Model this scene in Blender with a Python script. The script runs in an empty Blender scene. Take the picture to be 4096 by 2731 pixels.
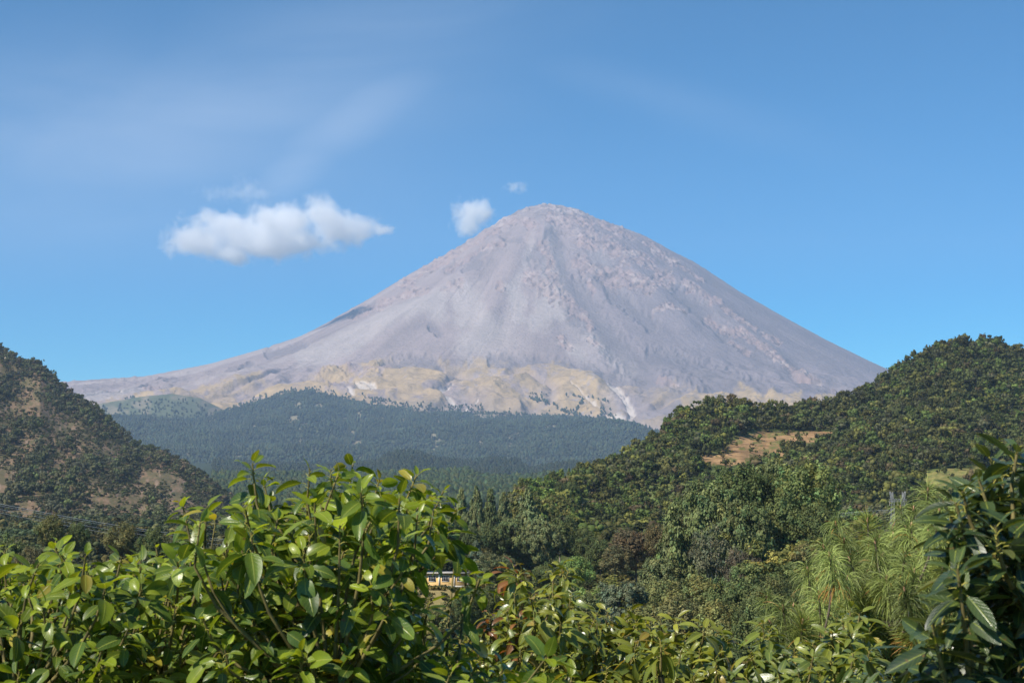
import bpy, math
import numpy as np
from mathutils import Vector

rng = np.random.default_rng(20240)
sc = bpy.context.scene
COL = sc.collection

# ------------------------------------------------------------------ camera model (photo is 4096 x 2731)
LENS, SENS = 55.0, 36.0
F = 4096 * LENS / SENS
CZ = 7.0
HORIZON = 2050.0
PITCH = math.atan((HORIZON - 1365.5) / F)
CP, SP = math.cos(PITCH), math.sin(PITCH)


def at(px, py, d):
    """World point seen at photo pixel px,py at ground distance d (metres along +Y)."""
    px, py, d = np.asarray(px, float), np.asarray(py, float), np.asarray(d, float)
    u = (px - 2048.0) / F
    v = (1365.5 - py) / F
    dy = CP - v * SP
    k = d / dy
    return np.stack(np.broadcast_arrays(u * k, d, CZ + (SP + v * CP) * k), -1)


def proj(P):
    x, y, z = P[..., 0], P[..., 1], P[..., 2] - CZ
    w = y * CP + z * SP
    return 2048 + F * x / w, 1365.5 - F * (z * CP - y * SP) / w


# ------------------------------------------------------------------ noise
def _h(ix, iy, s):
    n = (ix * 374761393 + iy * 668265263 + s * 974634521) & 0x7FFFFFFF
    n = ((n ^ (n >> 13)) * 1274126177) & 0x7FFFFFFF
    n = n ^ (n >> 16)
    return (n & 0xFFFF) / 65535.0


def vnoise(x, y, s=0):
    x, y = np.asarray(x, float), np.asarray(y, float)
    ix, iy = np.floor(x).astype(np.int64), np.floor(y).astype(np.int64)
    fx, fy = x - ix, y - iy
    fx, fy = fx * fx * (3 - 2 * fx), fy * fy * (3 - 2 * fy)
    a, b = _h(ix, iy, s), _h(ix + 1, iy, s)
    c, d = _h(ix, iy + 1, s), _h(ix + 1, iy + 1, s)
    return (a + (b - a) * fx) * (1 - fy) + (c + (d - c) * fx) * fy


def fbm(x, y, s=0, o=4, g=0.5):
    t, a, n = 0.0, 1.0, 0.0
    for i in range(o):
        t = t + a * (vnoise(x * 2 ** i + 17.3 * i, y * 2 ** i - 9.1 * i, s + i) - 0.5)
        n += a
        a *= g
    return 2 * t / n


def ss(a, b, x):
    t = np.clip((x - a) / (b - a), 0, 1)
    return t * t * (3 - 2 * t)


def pl_dist(px, py, pts):
    """Distance from arrays px,py to a polyline."""
    best = np.full(np.shape(px), 1e9)
    for (x0, y0), (x1, y1) in zip(pts[:-1], pts[1:]):
        dx, dy = x1 - x0, y1 - y0
        t = np.clip(((px - x0) * dx + (py - y0) * dy) / (dx * dx + dy * dy + 1e-9), 0, 1)
        best = np.minimum(best, np.hypot(px - x0 - t * dx, py - y0 - t * dy))
    return best


def in_poly(px, py, poly):
    px, py = np.asarray(px, float), np.asarray(py, float)
    r = np.zeros(np.shape(px), bool)
    n = len(poly)
    for i in range(n):
        (x0, y0), (x1, y1) = poly[i], poly[(i + 1) % n]
        if y0 == y1:
            continue
        c = ((y0 > py) != (y1 > py)) & (px < (x1 - x0) * (py - y0) / (y1 - y0) + x0)
        r ^= c
    return r


# ------------------------------------------------------------------ mesh helpers
def mesh(name, V, Fs, mat, col=None, uv=None, smooth=False):
    """Mesh from an (n,3) array and one or several (m,k) face arrays."""
    V = np.asarray(V, np.float32)
    if isinstance(Fs, np.ndarray):
        Fs = [Fs]
    me = bpy.data.meshes.new(name)
    me.vertices.add(len(V))
    me.vertices.foreach_set('co', V.ravel())
    loops = np.concatenate([f.ravel() for f in Fs]).astype(np.int32)
    tot = np.concatenate([np.full(len(f), f.shape[1], np.int32) for f in Fs])
    start = np.concatenate([[0], np.cumsum(tot)[:-1]]).astype(np.int32)
    me.loops.add(len(loops))
    me.loops.foreach_set('vertex_index', loops)
    me.polygons.add(len(tot))
    me.polygons.foreach_set('loop_start', start)
    me.polygons.foreach_set('loop_total', tot)
    if smooth:
        me.polygons.foreach_set('use_smooth', np.ones(len(tot), bool))
    if col is not None:
        a = me.color_attributes.new('Col', 'FLOAT_COLOR', 'POINT')
        c = np.ones((len(V), 4), np.float32)
        c[:, :3] = col
        a.data.foreach_set('color', c.ravel())
    if uv is not None:
        l = me.uv_layers.new(name='UVMap')
        l.data.foreach_set('uv', np.asarray(uv, np.float32)[loops].ravel())
    me.update(calc_edges=True)
    if mat is not None:
        me.materials.append(mat)
    return me


def obj(name, me, parent=None, loc=None):
    o = bpy.data.objects.new(name, me)
    COL.objects.link(o)
    if parent is not None:
        o.parent = parent
    if loc is not None:
        o.location = loc
    return o


def tag(o, label=None, cat=None, group=None, kind=None):
    if label:
        o['label'] = label
    if cat:
        o['category'] = cat
    if group:
        o['group'] = group
    if kind:
        o['kind'] = kind
    return o


def thing(name, loc, label, cat, group=None):
    o = obj(name, None, None, loc)
    o.empty_display_size = 0.2
    return tag(o, label, cat, group)


def grid_faces(nr, nc):
    i = np.arange(nr * nc).reshape(nr, nc)
    return np.stack([i[:-1, :-1], i[:-1, 1:], i[1:, 1:], i[1:, :-1]], -1).reshape(-1, 4)


def tube(pts, rad, n=6):
    """Tube along a polyline; rad scalar or per point."""
    P = np.asarray(pts, float)
    R = np.broadcast_to(np.asarray(rad, float), (len(P),))
    T = np.gradient(P, axis=0)
    T /= np.linalg.norm(T, axis=1)[:, None] + 1e-9
    ref = np.array([0.31, 0.77, 0.55])
    A = np.cross(T, ref)
    A /= np.linalg.norm(A, axis=1)[:, None] + 1e-9
    B = np.cross(T, A)
    a = np.linspace(0, 2 * math.pi, n, endpoint=False)
    V = P[:, None] + R[:, None, None] * (np.cos(a)[None, :, None] * A[:, None] + np.sin(a)[None, :, None] * B[:, None])
    i = np.arange(len(P) * n).reshape(len(P), n)
    j = np.roll(i, -1, axis=1)
    Fq = np.stack([i[:-1], j[:-1], j[1:], i[1:]], -1).reshape(-1, 4)
    return V.reshape(-1, 3), Fq


def box(c, s):
    c, s = np.asarray(c, float), np.asarray(s, float) / 2
    V = np.array([[x, y, z] for x in (-1, 1) for y in (-1, 1) for z in (-1, 1)], float) * s + c
    Fq = np.array([[0, 1, 3, 2], [4, 6, 7, 5], [0, 4, 5, 1], [2, 3, 7, 6], [0, 2, 6, 4], [1, 5, 7, 3]])
    return V, Fq


def join(parts):
    Vs, Fs, n = [], [], 0
    for V, Fq in parts:
        Vs.append(V)
        Fs.append(Fq + n)
        n += len(V)
    return np.concatenate(Vs), np.concatenate(Fs)


# ------------------------------------------------------------------ materials
def new_mat(name):
    m = bpy.data.materials.new(name)
    m.use_nodes = True
    nt = m.node_tree
    for n in list(nt.nodes):
        nt.nodes.remove(n)
    out = nt.nodes.new('ShaderNodeOutputMaterial')
    return m, nt, out


def N(nt, typ, **kw):
    n = nt.nodes.new(typ)
    for k, v in kw.items():
        if k.startswith('i_'):
            n.inputs[k[2:].replace('_', ' ')].default_value = v
        else:
            setattr(n, k, v)
    return n


def mat_ground(name, s1, s2, amt, bump=0.0, bscale=1.0, rough=0.95):
    """Vertex colours varied by two scales of noise, with bump."""
    m, nt, out = new_mat(name)
    L = nt.links.new
    at_ = N(nt, 'ShaderNodeAttribute', attribute_name='Col')
    tc = N(nt, 'ShaderNodeTexCoord')
    n1 = N(nt, 'ShaderNodeTexNoise', i_Scale=s1, i_Detail=6.0, i_Roughness=0.6)
    n2 = N(nt, 'ShaderNodeTexNoise', i_Scale=s2, i_Detail=4.0, i_Roughness=0.6)
    L(tc.outputs['Object'], n1.inputs['Vector'])
    L(tc.outputs['Object'], n2.inputs['Vector'])
    ad = N(nt, 'ShaderNodeMath', operation='ADD')
    L(n1.outputs['Fac'], ad.inputs[0])
    L(n2.outputs['Fac'], ad.inputs[1])
    mr = N(nt, 'ShaderNodeMapRange')
    mr.inputs['From Min'].default_value = 0.6
    mr.inputs['From Max'].default_value = 1.4
    mr.inputs['To Min'].default_value = 1 - amt
    mr.inputs['To Max'].default_value = 1 + amt
    L(ad.outputs[0], mr.inputs['Value'])
    vm = N(nt, 'ShaderNodeVectorMath', operation='SCALE')
    L(at_.outputs['Color'], vm.inputs[0])
    L(mr.outputs['Result'], vm.inputs['Scale'])
    b = N(nt, 'ShaderNodeBsdfPrincipled', i_Roughness=rough)
    b.inputs['Specular IOR Level'].default_value = 0.1
    L(vm.outputs[0], b.inputs['Base Color'])
    if bump:
        bp = N(nt, 'ShaderNodeBump', i_Strength=0.8, i_Distance=bump)
        L(ad.outputs[0], bp.inputs['Height'])
        L(bp.outputs[0], b.inputs['Normal'])
    L(b.outputs[0], out.inputs['Surface'])
    return m


def mat_crown(name, trans=0.25, spec=0.15, var=0.18):
    """Foliage of far trees: vertex colour, varied per object, slightly translucent."""
    m, nt, out = new_mat(name)
    L = nt.links.new
    at_ = N(nt, 'ShaderNodeAttribute', attribute_name='Col')
    oi = N(nt, 'ShaderNodeObjectInfo')
    hs = N(nt, 'ShaderNodeHueSaturation')
    mr = N(nt, 'ShaderNodeMapRange')
    mr.inputs['To Min'].default_value = 1 - var
    mr.inputs['To Max'].default_value = 1 + var
    L(oi.outputs['Random'], mr.inputs['Value'])
    L(mr.outputs[0], hs.inputs['Value'])
    L(at_.outputs['Color'], hs.inputs['Color'])
    b = N(nt, 'ShaderNodeBsdfPrincipled', i_Roughness=0.6)
    b.inputs['Specular IOR Level'].default_value = spec
    L(hs.outputs[0], b.inputs['Base Color'])
    t = N(nt, 'ShaderNodeBsdfTranslucent')
    L(hs.outputs[0], t.inputs['Color'])
    mx = N(nt, 'ShaderNodeMixShader', i_Fac=trans)
    L(b.outputs[0], mx.inputs[1])
    L(t.outputs[0], mx.inputs[2])
    L(mx.outputs[0], out.inputs['Surface'])
    return m


def mat_leaf(name, rib=(0.30, 0.34, 0.06), rough=0.3, trans=0.4, spec=0.5, tcol=(1.9, 1.7, 0.6)):
    """Broad leaf: vertex colour, pale midrib and side veins from the UVs, glossy top, light passing through."""
    m, nt, out = new_mat(name)
    L = nt.links.new
    at_ = N(nt, 'ShaderNodeAttribute', attribute_name='Col')
    uv = N(nt, 'ShaderNodeUVMap')
    sx = N(nt, 'ShaderNodeSeparateXYZ')
    L(uv.outputs[0], sx.inputs[0])
    ab = N(nt, 'ShaderNodeMath', operation='ABSOLUTE')
    L(sx.outputs['X'], ab.inputs[0])                     # |u| 0 on the midrib, 1 on the edge
    r1 = N(nt, 'ShaderNodeMapRange')
    r1.inputs['From Min'].default_value = 0.03
    r1.inputs['From Max'].default_value = 0.10
    r1.inputs['To Min'].default_value = 0.85
    r1.inputs['To Max'].default_value = 0.0
    L(ab.outputs[0], r1.inputs['Value'])
    # side veins: sin(40*(v - 0.25|u|))
    mu = N(nt, 'ShaderNodeMath', operation='MULTIPLY_ADD')
    mu.inputs[1].default_value = -0.22
    L(ab.outputs[0], mu.inputs[0])
    L(sx.outputs['Y'], mu.inputs[2])
    m2 = N(nt, 'ShaderNodeMath', operation='MULTIPLY')
    m2.inputs[1].default_value = 52.0
    L(mu.outputs[0], m2.inputs[0])
    sn = N(nt, 'ShaderNodeMath', operation='SINE')
    L(m2.outputs[0], sn.inputs[0])
    r2 = N(nt, 'ShaderNodeMapRange')
    r2.inputs['From Min'].default_value = 0.9
    r2.inputs['From Max'].default_value = 1.0
    r2.inputs['To Max'].default_value = 0.22
    L(sn.outputs[0], r2.inputs['Value'])
    mxv = N(nt, 'ShaderNodeMath', operation='MAXIMUM')
    L(r1.outputs[0], mxv.inputs[0])
    L(r2.outputs[0], mxv.inputs[1])
    nz = N(nt, 'ShaderNodeTexNoise', i_Scale=22.0, i_Detail=3.0)
    tc = N(nt, 'ShaderNodeTexCoord')
    L(tc.outputs['Object'], nz.inputs['Vector'])
    mr = N(nt, 'ShaderNodeMapRange')
    mr.inputs['To Min'].default_value = 0.72
    mr.inputs['To Max'].default_value = 1.28
    L(nz.outputs['Fac'], mr.inputs['Value'])
    vm = N(nt, 'ShaderNodeVectorMath', operation='SCALE')
    L(at_.outputs['Color'], vm.inputs[0])
    L(mr.outputs[0], vm.inputs['Scale'])
    mc = N(nt, 'ShaderNodeMix', data_type='RGBA')
    mc.inputs[7].default_value = (*rib, 1)
    L(mxv.outputs[0], mc.inputs[0])
    L(vm.outputs[0], mc.inputs[6])
    # brown blemishes
    nb = N(nt, 'ShaderNodeTexNoise', i_Scale=34.0, i_Detail=2.0)
    L(tc.outputs['Object'], nb.inputs['Vector'])
    rb = N(nt, 'ShaderNodeMapRange')
    rb.inputs['From Min'].default_value = 0.68
    rb.inputs['From Max'].default_value = 0.74
    rb.inputs['To Max'].default_value = 0.8
    L(nb.outputs['Fac'], rb.inputs['Value'])
    mb = N(nt, 'ShaderNodeMix', data_type='RGBA')
    mb.inputs[7].default_value = (0.13, 0.075, 0.025, 1)
    L(rb.outputs[0], mb.inputs[0])
    L(mc.outputs[2], mb.inputs[6])
    mc = mb
    b = N(nt, 'ShaderNodeBsdfPrincipled', i_Roughness=rough)
    b.inputs['Specular IOR Level'].default_value = spec
    L(mc.outputs[2], b.inputs['Base Color'])
    bp = N(nt, 'ShaderNodeBump', i_Strength=0.35, i_Distance=0.004)
    L(mxv.outputs[0], bp.inputs['Height'])
    L(bp.outputs[0], b.inputs['Normal'])
    t = N(nt, 'ShaderNodeBsdfTranslucent')
    tm = N(nt, 'ShaderNodeVectorMath', operation='MULTIPLY')
    tm.inputs[1].default_value = tcol
    L(mc.outputs[2], tm.inputs[0])
    L(tm.outputs[0], t.inputs['Color'])
    mx = N(nt, 'ShaderNodeMixShader', i_Fac=trans)
    L(b.outputs[0], mx.inputs[1])
    L(t.outputs[0], mx.inputs[2])
    L(mx.outputs[0], out.inputs['Surface'])
    return m


def mat_noise(name, c1, c2, scale, rough=0.85, spec=0.2, bump=0.0, metal=0.0, stretch=(1, 1, 1)):
    m, nt, out = new_mat(name)
    L = nt.links.new
    tc = N(nt, 'ShaderNodeTexCoord')
    mp = N(nt, 'ShaderNodeMapping')
    mp.inputs['Scale'].default_value = stretch
    L(tc.outputs['Object'], mp.inputs['Vector'])
    n = N(nt, 'ShaderNodeTexNoise', i_Scale=scale, i_Detail=6.0, i_Roughness=0.65)
    L(mp.outputs[0], n.inputs['Vector'])
    cr = N(nt, 'ShaderNodeValToRGB')
    cr.color_ramp.elements[0].position = 0.32
    cr.color_ramp.elements[0].color = (*c1, 1)
    cr.color_ramp.elements[1].position = 0.68
    cr.color_ramp.elements[1].color = (*c2, 1)
    L(n.outputs['Fac'], cr.inputs['Fac'])
    b = N(nt, 'ShaderNodeBsdfPrincipled', i_Roughness=rough, i_Metallic=metal)
    b.inputs['Specular IOR Level'].default_value = spec
    L(cr.outputs[0], b.inputs['Base Color'])
    if bump:
        bp = N(nt, 'ShaderNodeBump', i_Strength=0.6, i_Distance=bump)
        L(n.outputs['Fac'], bp.inputs['Height'])
        L(bp.outputs[0], b.inputs['Normal'])
    L(b.outputs[0], out.inputs['Surface'])
    return m


M = {}
M['volcano'] = mat_ground('volcanic_ash', 0.006, 0.03, 0.16, bump=16.0)
M['hill'] = mat_ground('hillside_soil', 0.05, 0.4, 0.35, bump=0.6)
M['far_hill'] = mat_ground('forest_soil', 0.01, 0.06, 0.3, bump=4.0)
M['crown'] = mat_crown('tree_crown', trans=0.33)
M['needle_crown'] = mat_crown('pine_crown', trans=0.15, spec=0.2)
M['bark'] = mat_noise('bark', (0.06, 0.045, 0.032), (0.17, 0.135, 0.1), 3.0, bump=0.05, stretch=(1, 1, .25))
M['pale_bark'] = mat_noise('pale_bark', (0.22, 0.19, 0.15), (0.42, 0.37, 0.31), 2.0, bump=0.03, stretch=(1, 1, .3))
M['leaf_big'] = mat_leaf('broad_leaf', trans=0.34, rough=0.34, spec=0.5)
M['leaf_avo'] = mat_leaf('avocado_leaf', rough=0.33, trans=0.28, spec=0.7)
M['leaf_dark'] = mat_leaf('dark_avocado_leaf', rough=0.33, trans=0.22, spec=0.9, rib=(0.26, 0.3, 0.05))
M['leaf_red'] = mat_leaf('new_leaf', rough=0.28, trans=0.35, spec=0.6, rib=(0.4, 0.2, 0.08), tcol=(1.8, 1.1, 0.5))
M['twig'] = mat_noise('green_twig', (0.13, 0.15, 0.025), (0.38, 0.32, 0.06), 18.0, rough=0.6, spec=0.3)
M['shoot'] = mat_noise('shoot_bark', (0.07, 0.062, 0.025), (0.2, 0.165, 0.06), 16.0, rough=0.7)
M['limb'] = mat_noise('limb_bark', (0.07, 0.055, 0.035), (0.18, 0.15, 0.1), 14.0, bump=0.01, stretch=(1, 1, .4))
M['needle'] = mat_crown('pine_needle', trans=0.15, spec=0.45, var=0.02)
M['bud'] = mat_noise('pine_bud', (0.36, 0.19, 0.11), (0.52, 0.32, 0.2), 30.0)

# ------------------------------------------------------------------ world: Nishita sky with thin cirrus
SUN = np.array([-0.68, -0.56, 0.0])
SUN /= np.linalg.norm(SUN)
ELEV = math.radians(45)
to_sun = np.array([SUN[0] * math.cos(ELEV), SUN[1] * math.cos(ELEV), math.sin(ELEV)])
w = bpy.data.worlds.new('World')
sc.world = w
w.use_nodes = True
nt = w.node_tree
L = nt.links.new
bg = nt.nodes['Background']
bg.inputs['Strength'].default_value = 0.084
sky = N(nt, 'ShaderNodeTexSky', sky_type='NISHITA', sun_disc=False)
sky.sun_elevation = ELEV
sky.sun_rotation = math.atan2(SUN[0], SUN[1])
sky.altitude = 2400
sky.air_density = 1.0
sky.dust_density = 1.6
sky.ozone_density = 2.0
tc = N(nt, 'ShaderNodeTexCoord')
sep = N(nt, 'ShaderNodeSeparateXYZ')
L(tc.outputs['Generated'], sep.inputs[0])


def wmath(op, a, b=None, c=None):
    n = N(nt, 'ShaderNodeMath', operation=op)
    for k, x in enumerate((a, b, c)):
        if x is None:
            continue
        if isinstance(x, (int, float)):
            n.inputs[k].default_value = x
        else:
            L(x, n.inputs[k])
    return n.outputs[0]


# cirrus lives on a layer high above: direction divided by its height
hz = wmath('MAXIMUM', sep.outputs['Z'], 0.02)
ux = wmath('DIVIDE', sep.outputs['X'], sep.outputs['Y'])
uz = wmath('DIVIDE', sep.outputs['Z'], sep.outputs['Y'])


def sky_uv(px, py):
    p = at(px, py, 1.0) - np.array([0, 0, CZ])
    return p[0], p[2]


def blob(px, py, rx, ry, ang):
    cx, cz = sky_uv(px, py)
    rx, ry = rx / F, ry / F
    ca, sa = math.cos(ang), math.sin(ang)
    dx = wmath('SUBTRACT', ux, float(cx))
    dz = wmath('SUBTRACT', uz, float(cz))
    a = wmath('ADD', wmath('MULTIPLY', dx, ca / rx), wmath('MULTIPLY', dz, sa / rx))
    b = wmath('ADD', wmath('MULTIPLY', dx, -sa / ry), wmath('MULTIPLY', dz, ca / ry))
    d2 = wmath('ADD', wmath('MULTIPLY', a, a), wmath('MULTIPLY', b, b))
    return wmath('POWER', 2.718, wmath('MULTIPLY', d2, -1.0))


cv = N(nt, 'ShaderNodeCombineXYZ')
L(ux, cv.inputs[0])
L(uz, cv.inputs[1])
mp = N(nt, 'ShaderNodeMapping')
mp.inputs['Rotation'].default_value = (0, 0, math.radians(-38))
mp.inputs['Scale'].default_value = (2.0, 6.0, 1)
L(cv.outputs[0], mp.inputs['Vector'])
nz = N(nt, 'ShaderNodeTexNoise', i_Scale=2.3, i_Detail=7.0, i_Roughness=0.55)
nz.inputs['Distortion'].default_value = 0.6
L(mp.outputs[0], nz.inputs['Vector'])
mask = wmath('MULTIPLY', blob(300, 600, 1150, 380, 0.0), 0.9)
for a in ((1420, 450, 520, 150, 0.6), (1250, 260, 800, 260, 0.25), (900, 420, 850, 220, 0.05), (1150, 700, 300, 120, 0.6)):
    mask = wmath('MAXIMUM', mask, wmath('MULTIPLY', blob(*a), 0.9))
mask = wmath('MAXIMUM', mask, wmath('MULTIPLY', blob(2500, 350, 800, 90, -0.3), 0.22))
cir = wmath('MULTIPLY', mask, wmath('MULTIPLY_ADD', nz.outputs['Fac'], 1.5, -0.05))
cir = wmath('MINIMUM', wmath('MAXIMUM', cir, 0.0), 1.0)
cir = wmath('MULTIPLY', cir, 0.40)
# shared transmission: thin ice cloud mixes its own white with the blue behind
mixc = N(nt, 'ShaderNodeMix', data_type='RGBA')
L(cir, mixc.inputs[0])
hsv = N(nt, 'ShaderNodeHueSaturation')
hsv.inputs['Hue'].default_value = 0.478
hsv.inputs['Saturation'].default_value = 1.72
hsv.inputs['Value'].default_value = 0.74
L(sky.outputs[0], hsv.inputs['Color'])
gam = N(nt, 'ShaderNodeGamma', i_Gamma=1.3)
L(hsv.outputs[0], gam.inputs['Color'])
L(gam.outputs[0], mixc.inputs[6])
mixc.inputs[7].default_value = (6.0, 6.9, 8.3, 1)
L(mixc.outputs[2], bg.inputs['Color'])

sun = bpy.data.lights.new('sun', 'SUN')
sun.energy = 5.0
sun.angle = math.radians(0.53)
sun.color = (1.0, 0.93, 0.82)
so = obj('sun', sun)
so.rotation_euler = Vector((-to_sun).tolist()).to_track_quat('-Z', 'Y').to_euler()

# ------------------------------------------------------------------ valley floor
GD = [-300, 0, 16, 40, 100, 200, 300, 450, 700, 1000, 2000, 3000, 5000, 6500, 9000, 20000]
GZ = [0, 0, 0, -3, -8.5, -12.5, -14, -9, -5, -2, 5, 10, 25, 40, 60, 60]


def ground_z(x, y):
    z = np.interp(y, GD, GZ)
    k = ss(30, 120, y)
    z = z + k * (fbm(x / 90, y / 90, 3, 4) * 1.6)
    b = ss(34, 9, np.hypot((x + 14.3) * 0.9, y - 344.0))              # the bank the yellow house stands on
    return z * (1 - b) + (-9.05) * b


gy = np.concatenate([np.linspace(-200, 20, 10), np.geomspace(24, 1200, 150), np.geomspace(1240, 16200, 60)])
gu = np.linspace(-1, 1, 161)
gx = gu[None, :] * (60 + np.abs(gy[:, None]) * 0.55)
gyy = np.repeat(gy[:, None], 161, 1)
gz = ground_z(gx, gyy)
V = np.stack([gx, gyy, gz], -1).reshape(-1, 3)
g1 = fbm(V[:, 0] / 40, V[:, 1] / 40, 5, 4)[:, None]
c = np.array([0.075, 0.085, 0.030]) * (1 - ss(0.0, 0.4, g1)) + np.array([0.16, 0.14, 0.055]) * ss(0.0, 0.4, g1)
bank = ss(36, 12, np.hypot((V[:, 0] + 14.3) * 0.9, V[:, 1] - 344.0))[:, None]
c = c * (1 - bank) + np.array([0.20, 0.16, 0.07]) * (1 + 0.5 * g1) * bank
tag(obj('ground', mesh('ground', V, grid_faces(len(gy), 161), M['hill'], col=c, smooth=True)), kind='structure')

# ------------------------------------------------------------------ volcano
D0 = 14000.0
PX0 = 2190.0
pk = at(PX0, 812, D0)
X0 = pk[0]


def prof(pts, sgn):
    P = np.array([at(a, b, D0) for a, b in pts])
    r = (P[:, 0] - X0) * sgn
    return r, P[:, 2]


LP = [(2190, 812), (2100, 830), (2020, 868), (1955, 908), (1850, 975), (1742, 1036), (1600, 1117), (1480, 1192), (1393, 1240), (1290, 1300),
      (1200, 1345), (1045, 1396), (836, 1456), (592, 1503), (348, 1520), (244, 1526), (-500, 1545), (-1500, 1620)]
RP = [(2190, 812), (2316, 836), (2386, 871), (2490, 906), (2595, 949), (2690, 1003), (2786, 1050), (2960, 1165), (3135, 1266), (3309, 1361),
      (3483, 1447), (3570, 1486), (3744, 1567), (4005, 1655), (4500, 1740), (5500, 1850)]
rl, zl = prof(LP, -1)
rr, zr = prof(RP, 1)
FRp = [(3400, 1430), (4000, 1497), (4600, 1578), (5000, 1640), (5400, 1705), (6000, 1800), (7000, 1900), (9000, 1990)]
rf = np.array([0, 300, 440, 670, 900, 1120, 1330, 1720, 2100, 2500, 2900] + [a for a, _ in FRp], float)
zf = np.concatenate([np.interp(rf[:11], rr, zr) - np.array([0, 0, 0, 0, 0, 0, 5, 15, 30, 45, 55]), [at(2190, b, D0 - a)[2] for a, b in FRp]])

cols = np.arange(-300, 4400, 3.4)
rows = np.concatenate([np.linspace(7600, 10500, 230), np.linspace(10506, 13990, 460), np.linspace(14000, 16000, 60)])
u = (cols - 2048) / F / CP
vx = u[None, :] * rows[:, None]
vy = np.repeat(rows[:, None], len(cols), 1)
dx, dy = vx - X0, vy - D0
r = np.hypot(dx, dy) + 1e-6
cx, cy = dx / r, dy / r
wL, wR, wF = np.maximum(-cx, 0) ** 2, np.maximum(cx, 0) ** 2, cy ** 2
base = wL * np.interp(r, rl, zl) + wR * np.interp(r, rr, zr) + wF * np.interp(r, rf, zf)
th = np.arctan2(dx, -dy)
ppx, ppy = proj(np.stack([vx, vy, base], -1))


def c5(*a):
    return [(1400 + x * .6378, 750 + y * .6378) for x, y in a]


def c6(*a):
    return [(2400 + x * .7211, 1250 + y * .7211) for x, y in a]


def c4(*a):
    return [(x * .6378, 1250 + y * .6378) for x, y in a]


wob = fbm(ppx / 40, ppy / 40, 31, 4)
wob2 = fbm(ppx / 14, ppy / 14, 37, 3)


def near(pts, wd, soft=1.0, wb=0.5):
    return 1 - ss(wd * 0.45, wd * (0.45 + 0.75 * soft), pl_dist(ppx, ppy, pts) + wob * wd * wb + wob2 * wd * wb * .5)


rock = np.zeros_like(r)
for pts, wd in ((c5((1200, 360), (1250, 450), (1270, 520)), 26), (c5((1130, 560), (1230, 620), (1340, 700), (1400, 740)), 40),
                (c5((1270, 560), (1330, 650), (1400, 735)), 24), (c5((1470, 790), (1510, 870)), 26), (c5((1330, 950), (1370, 985)), 26),
                (c5((930, 600), (965, 655)), 15), (c5((700, 590), (620, 650)), 34), (c5((1500, 590), (1530, 640)), 12), (c5((1500, 960), (1560, 1005)), 18),
                (c5((600, 480), (820, 380), (950, 358)), 20), (c5((40, 740), (330, 640), (480, 640)), 30), (c5((330, 570), (700, 350), (900, 260)), 26),
                (c5((1420, 470), (1560, 500), (1600, 560)), 46), (c5((1680, 560), (1850, 620), (1880, 640)), 44), (c5((1900, 780), (2010, 760), (2100, 790)), 16),
                (c5((2100, 590), (2200, 660), (2300, 720), (2350, 780)), 22), (c6((700, 0), (800, 50), (900, 105), (980, 143)), 20),
                (c6((600, 20), (720, 90), (800, 120), (920, 195), (980, 260), (1080, 310), (1200, 380), (1300, 440)), 20), (c6((720, 150), (820, 220)), 13),
                (c6((320, 340), (430, 380)), 9), (c5((1560, 210), (1700, 260), (1870, 330), (1980, 400), (2200, 560)), 24),
                (c4((2000, 370), (2100, 350), (2290, 385), (2400, 360)), 34), (c4((2040, 420), (2060, 460)), 26), (c5((-40, 1120), (60, 1170), (180, 1110)), 26),
                (c5((1240, 1285), (1370, 1280), (1480, 1300)), 9), (c5((1400, 1380), (1420, 1330), (1480, 1345)), 8), (c4((900, 410), (1000, 400)), 9), (c5((1500, 330), (1620, 370), (1760, 440)), 58), (c5((1780, 400), (1900, 500), (1980, 600)), 44), (c5((960, 180), (1060, 210), (1180, 240)), 26), (c5((1250, 200), (1400, 190), (1500, 230)), 34)):
    rock = np.maximum(rock, near(pts, wd * 0.85, 0.8, 1.1))
top = ss(1150, 300, r + 300 * fbm(th * 6, r / 300, 41, 4))
strata = ss(0.1, 0.5, fbm(th * 3 + r / 900, r / 55 + fbm(th * 8, r / 300, 12, 3) * 1.2, 44, 3))
cap = ss(340, 180, np.hypot(dx - 60, dy))                             # smooth ash cap on the summit
rock_top = top * strata * (1 - cap)
upper = ss(2100, 700, r) * ss(0.05, 0.45, fbm(th * 14, r / 420, 51, 5))
dark = np.zeros_like(r)  # dark ash gullies, plus ridge and cloud shadows painted into the colour
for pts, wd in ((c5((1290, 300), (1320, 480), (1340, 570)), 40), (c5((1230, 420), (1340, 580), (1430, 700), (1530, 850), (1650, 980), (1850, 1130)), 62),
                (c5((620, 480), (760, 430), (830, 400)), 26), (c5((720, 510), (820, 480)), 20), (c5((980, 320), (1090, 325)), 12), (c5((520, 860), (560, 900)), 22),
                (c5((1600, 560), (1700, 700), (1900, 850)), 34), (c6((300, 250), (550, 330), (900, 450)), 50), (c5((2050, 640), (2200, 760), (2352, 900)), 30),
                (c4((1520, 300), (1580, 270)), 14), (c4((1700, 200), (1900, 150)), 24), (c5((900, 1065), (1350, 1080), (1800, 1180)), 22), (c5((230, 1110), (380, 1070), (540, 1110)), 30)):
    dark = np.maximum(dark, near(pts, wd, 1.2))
pale = np.zeros_like(r)
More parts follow.
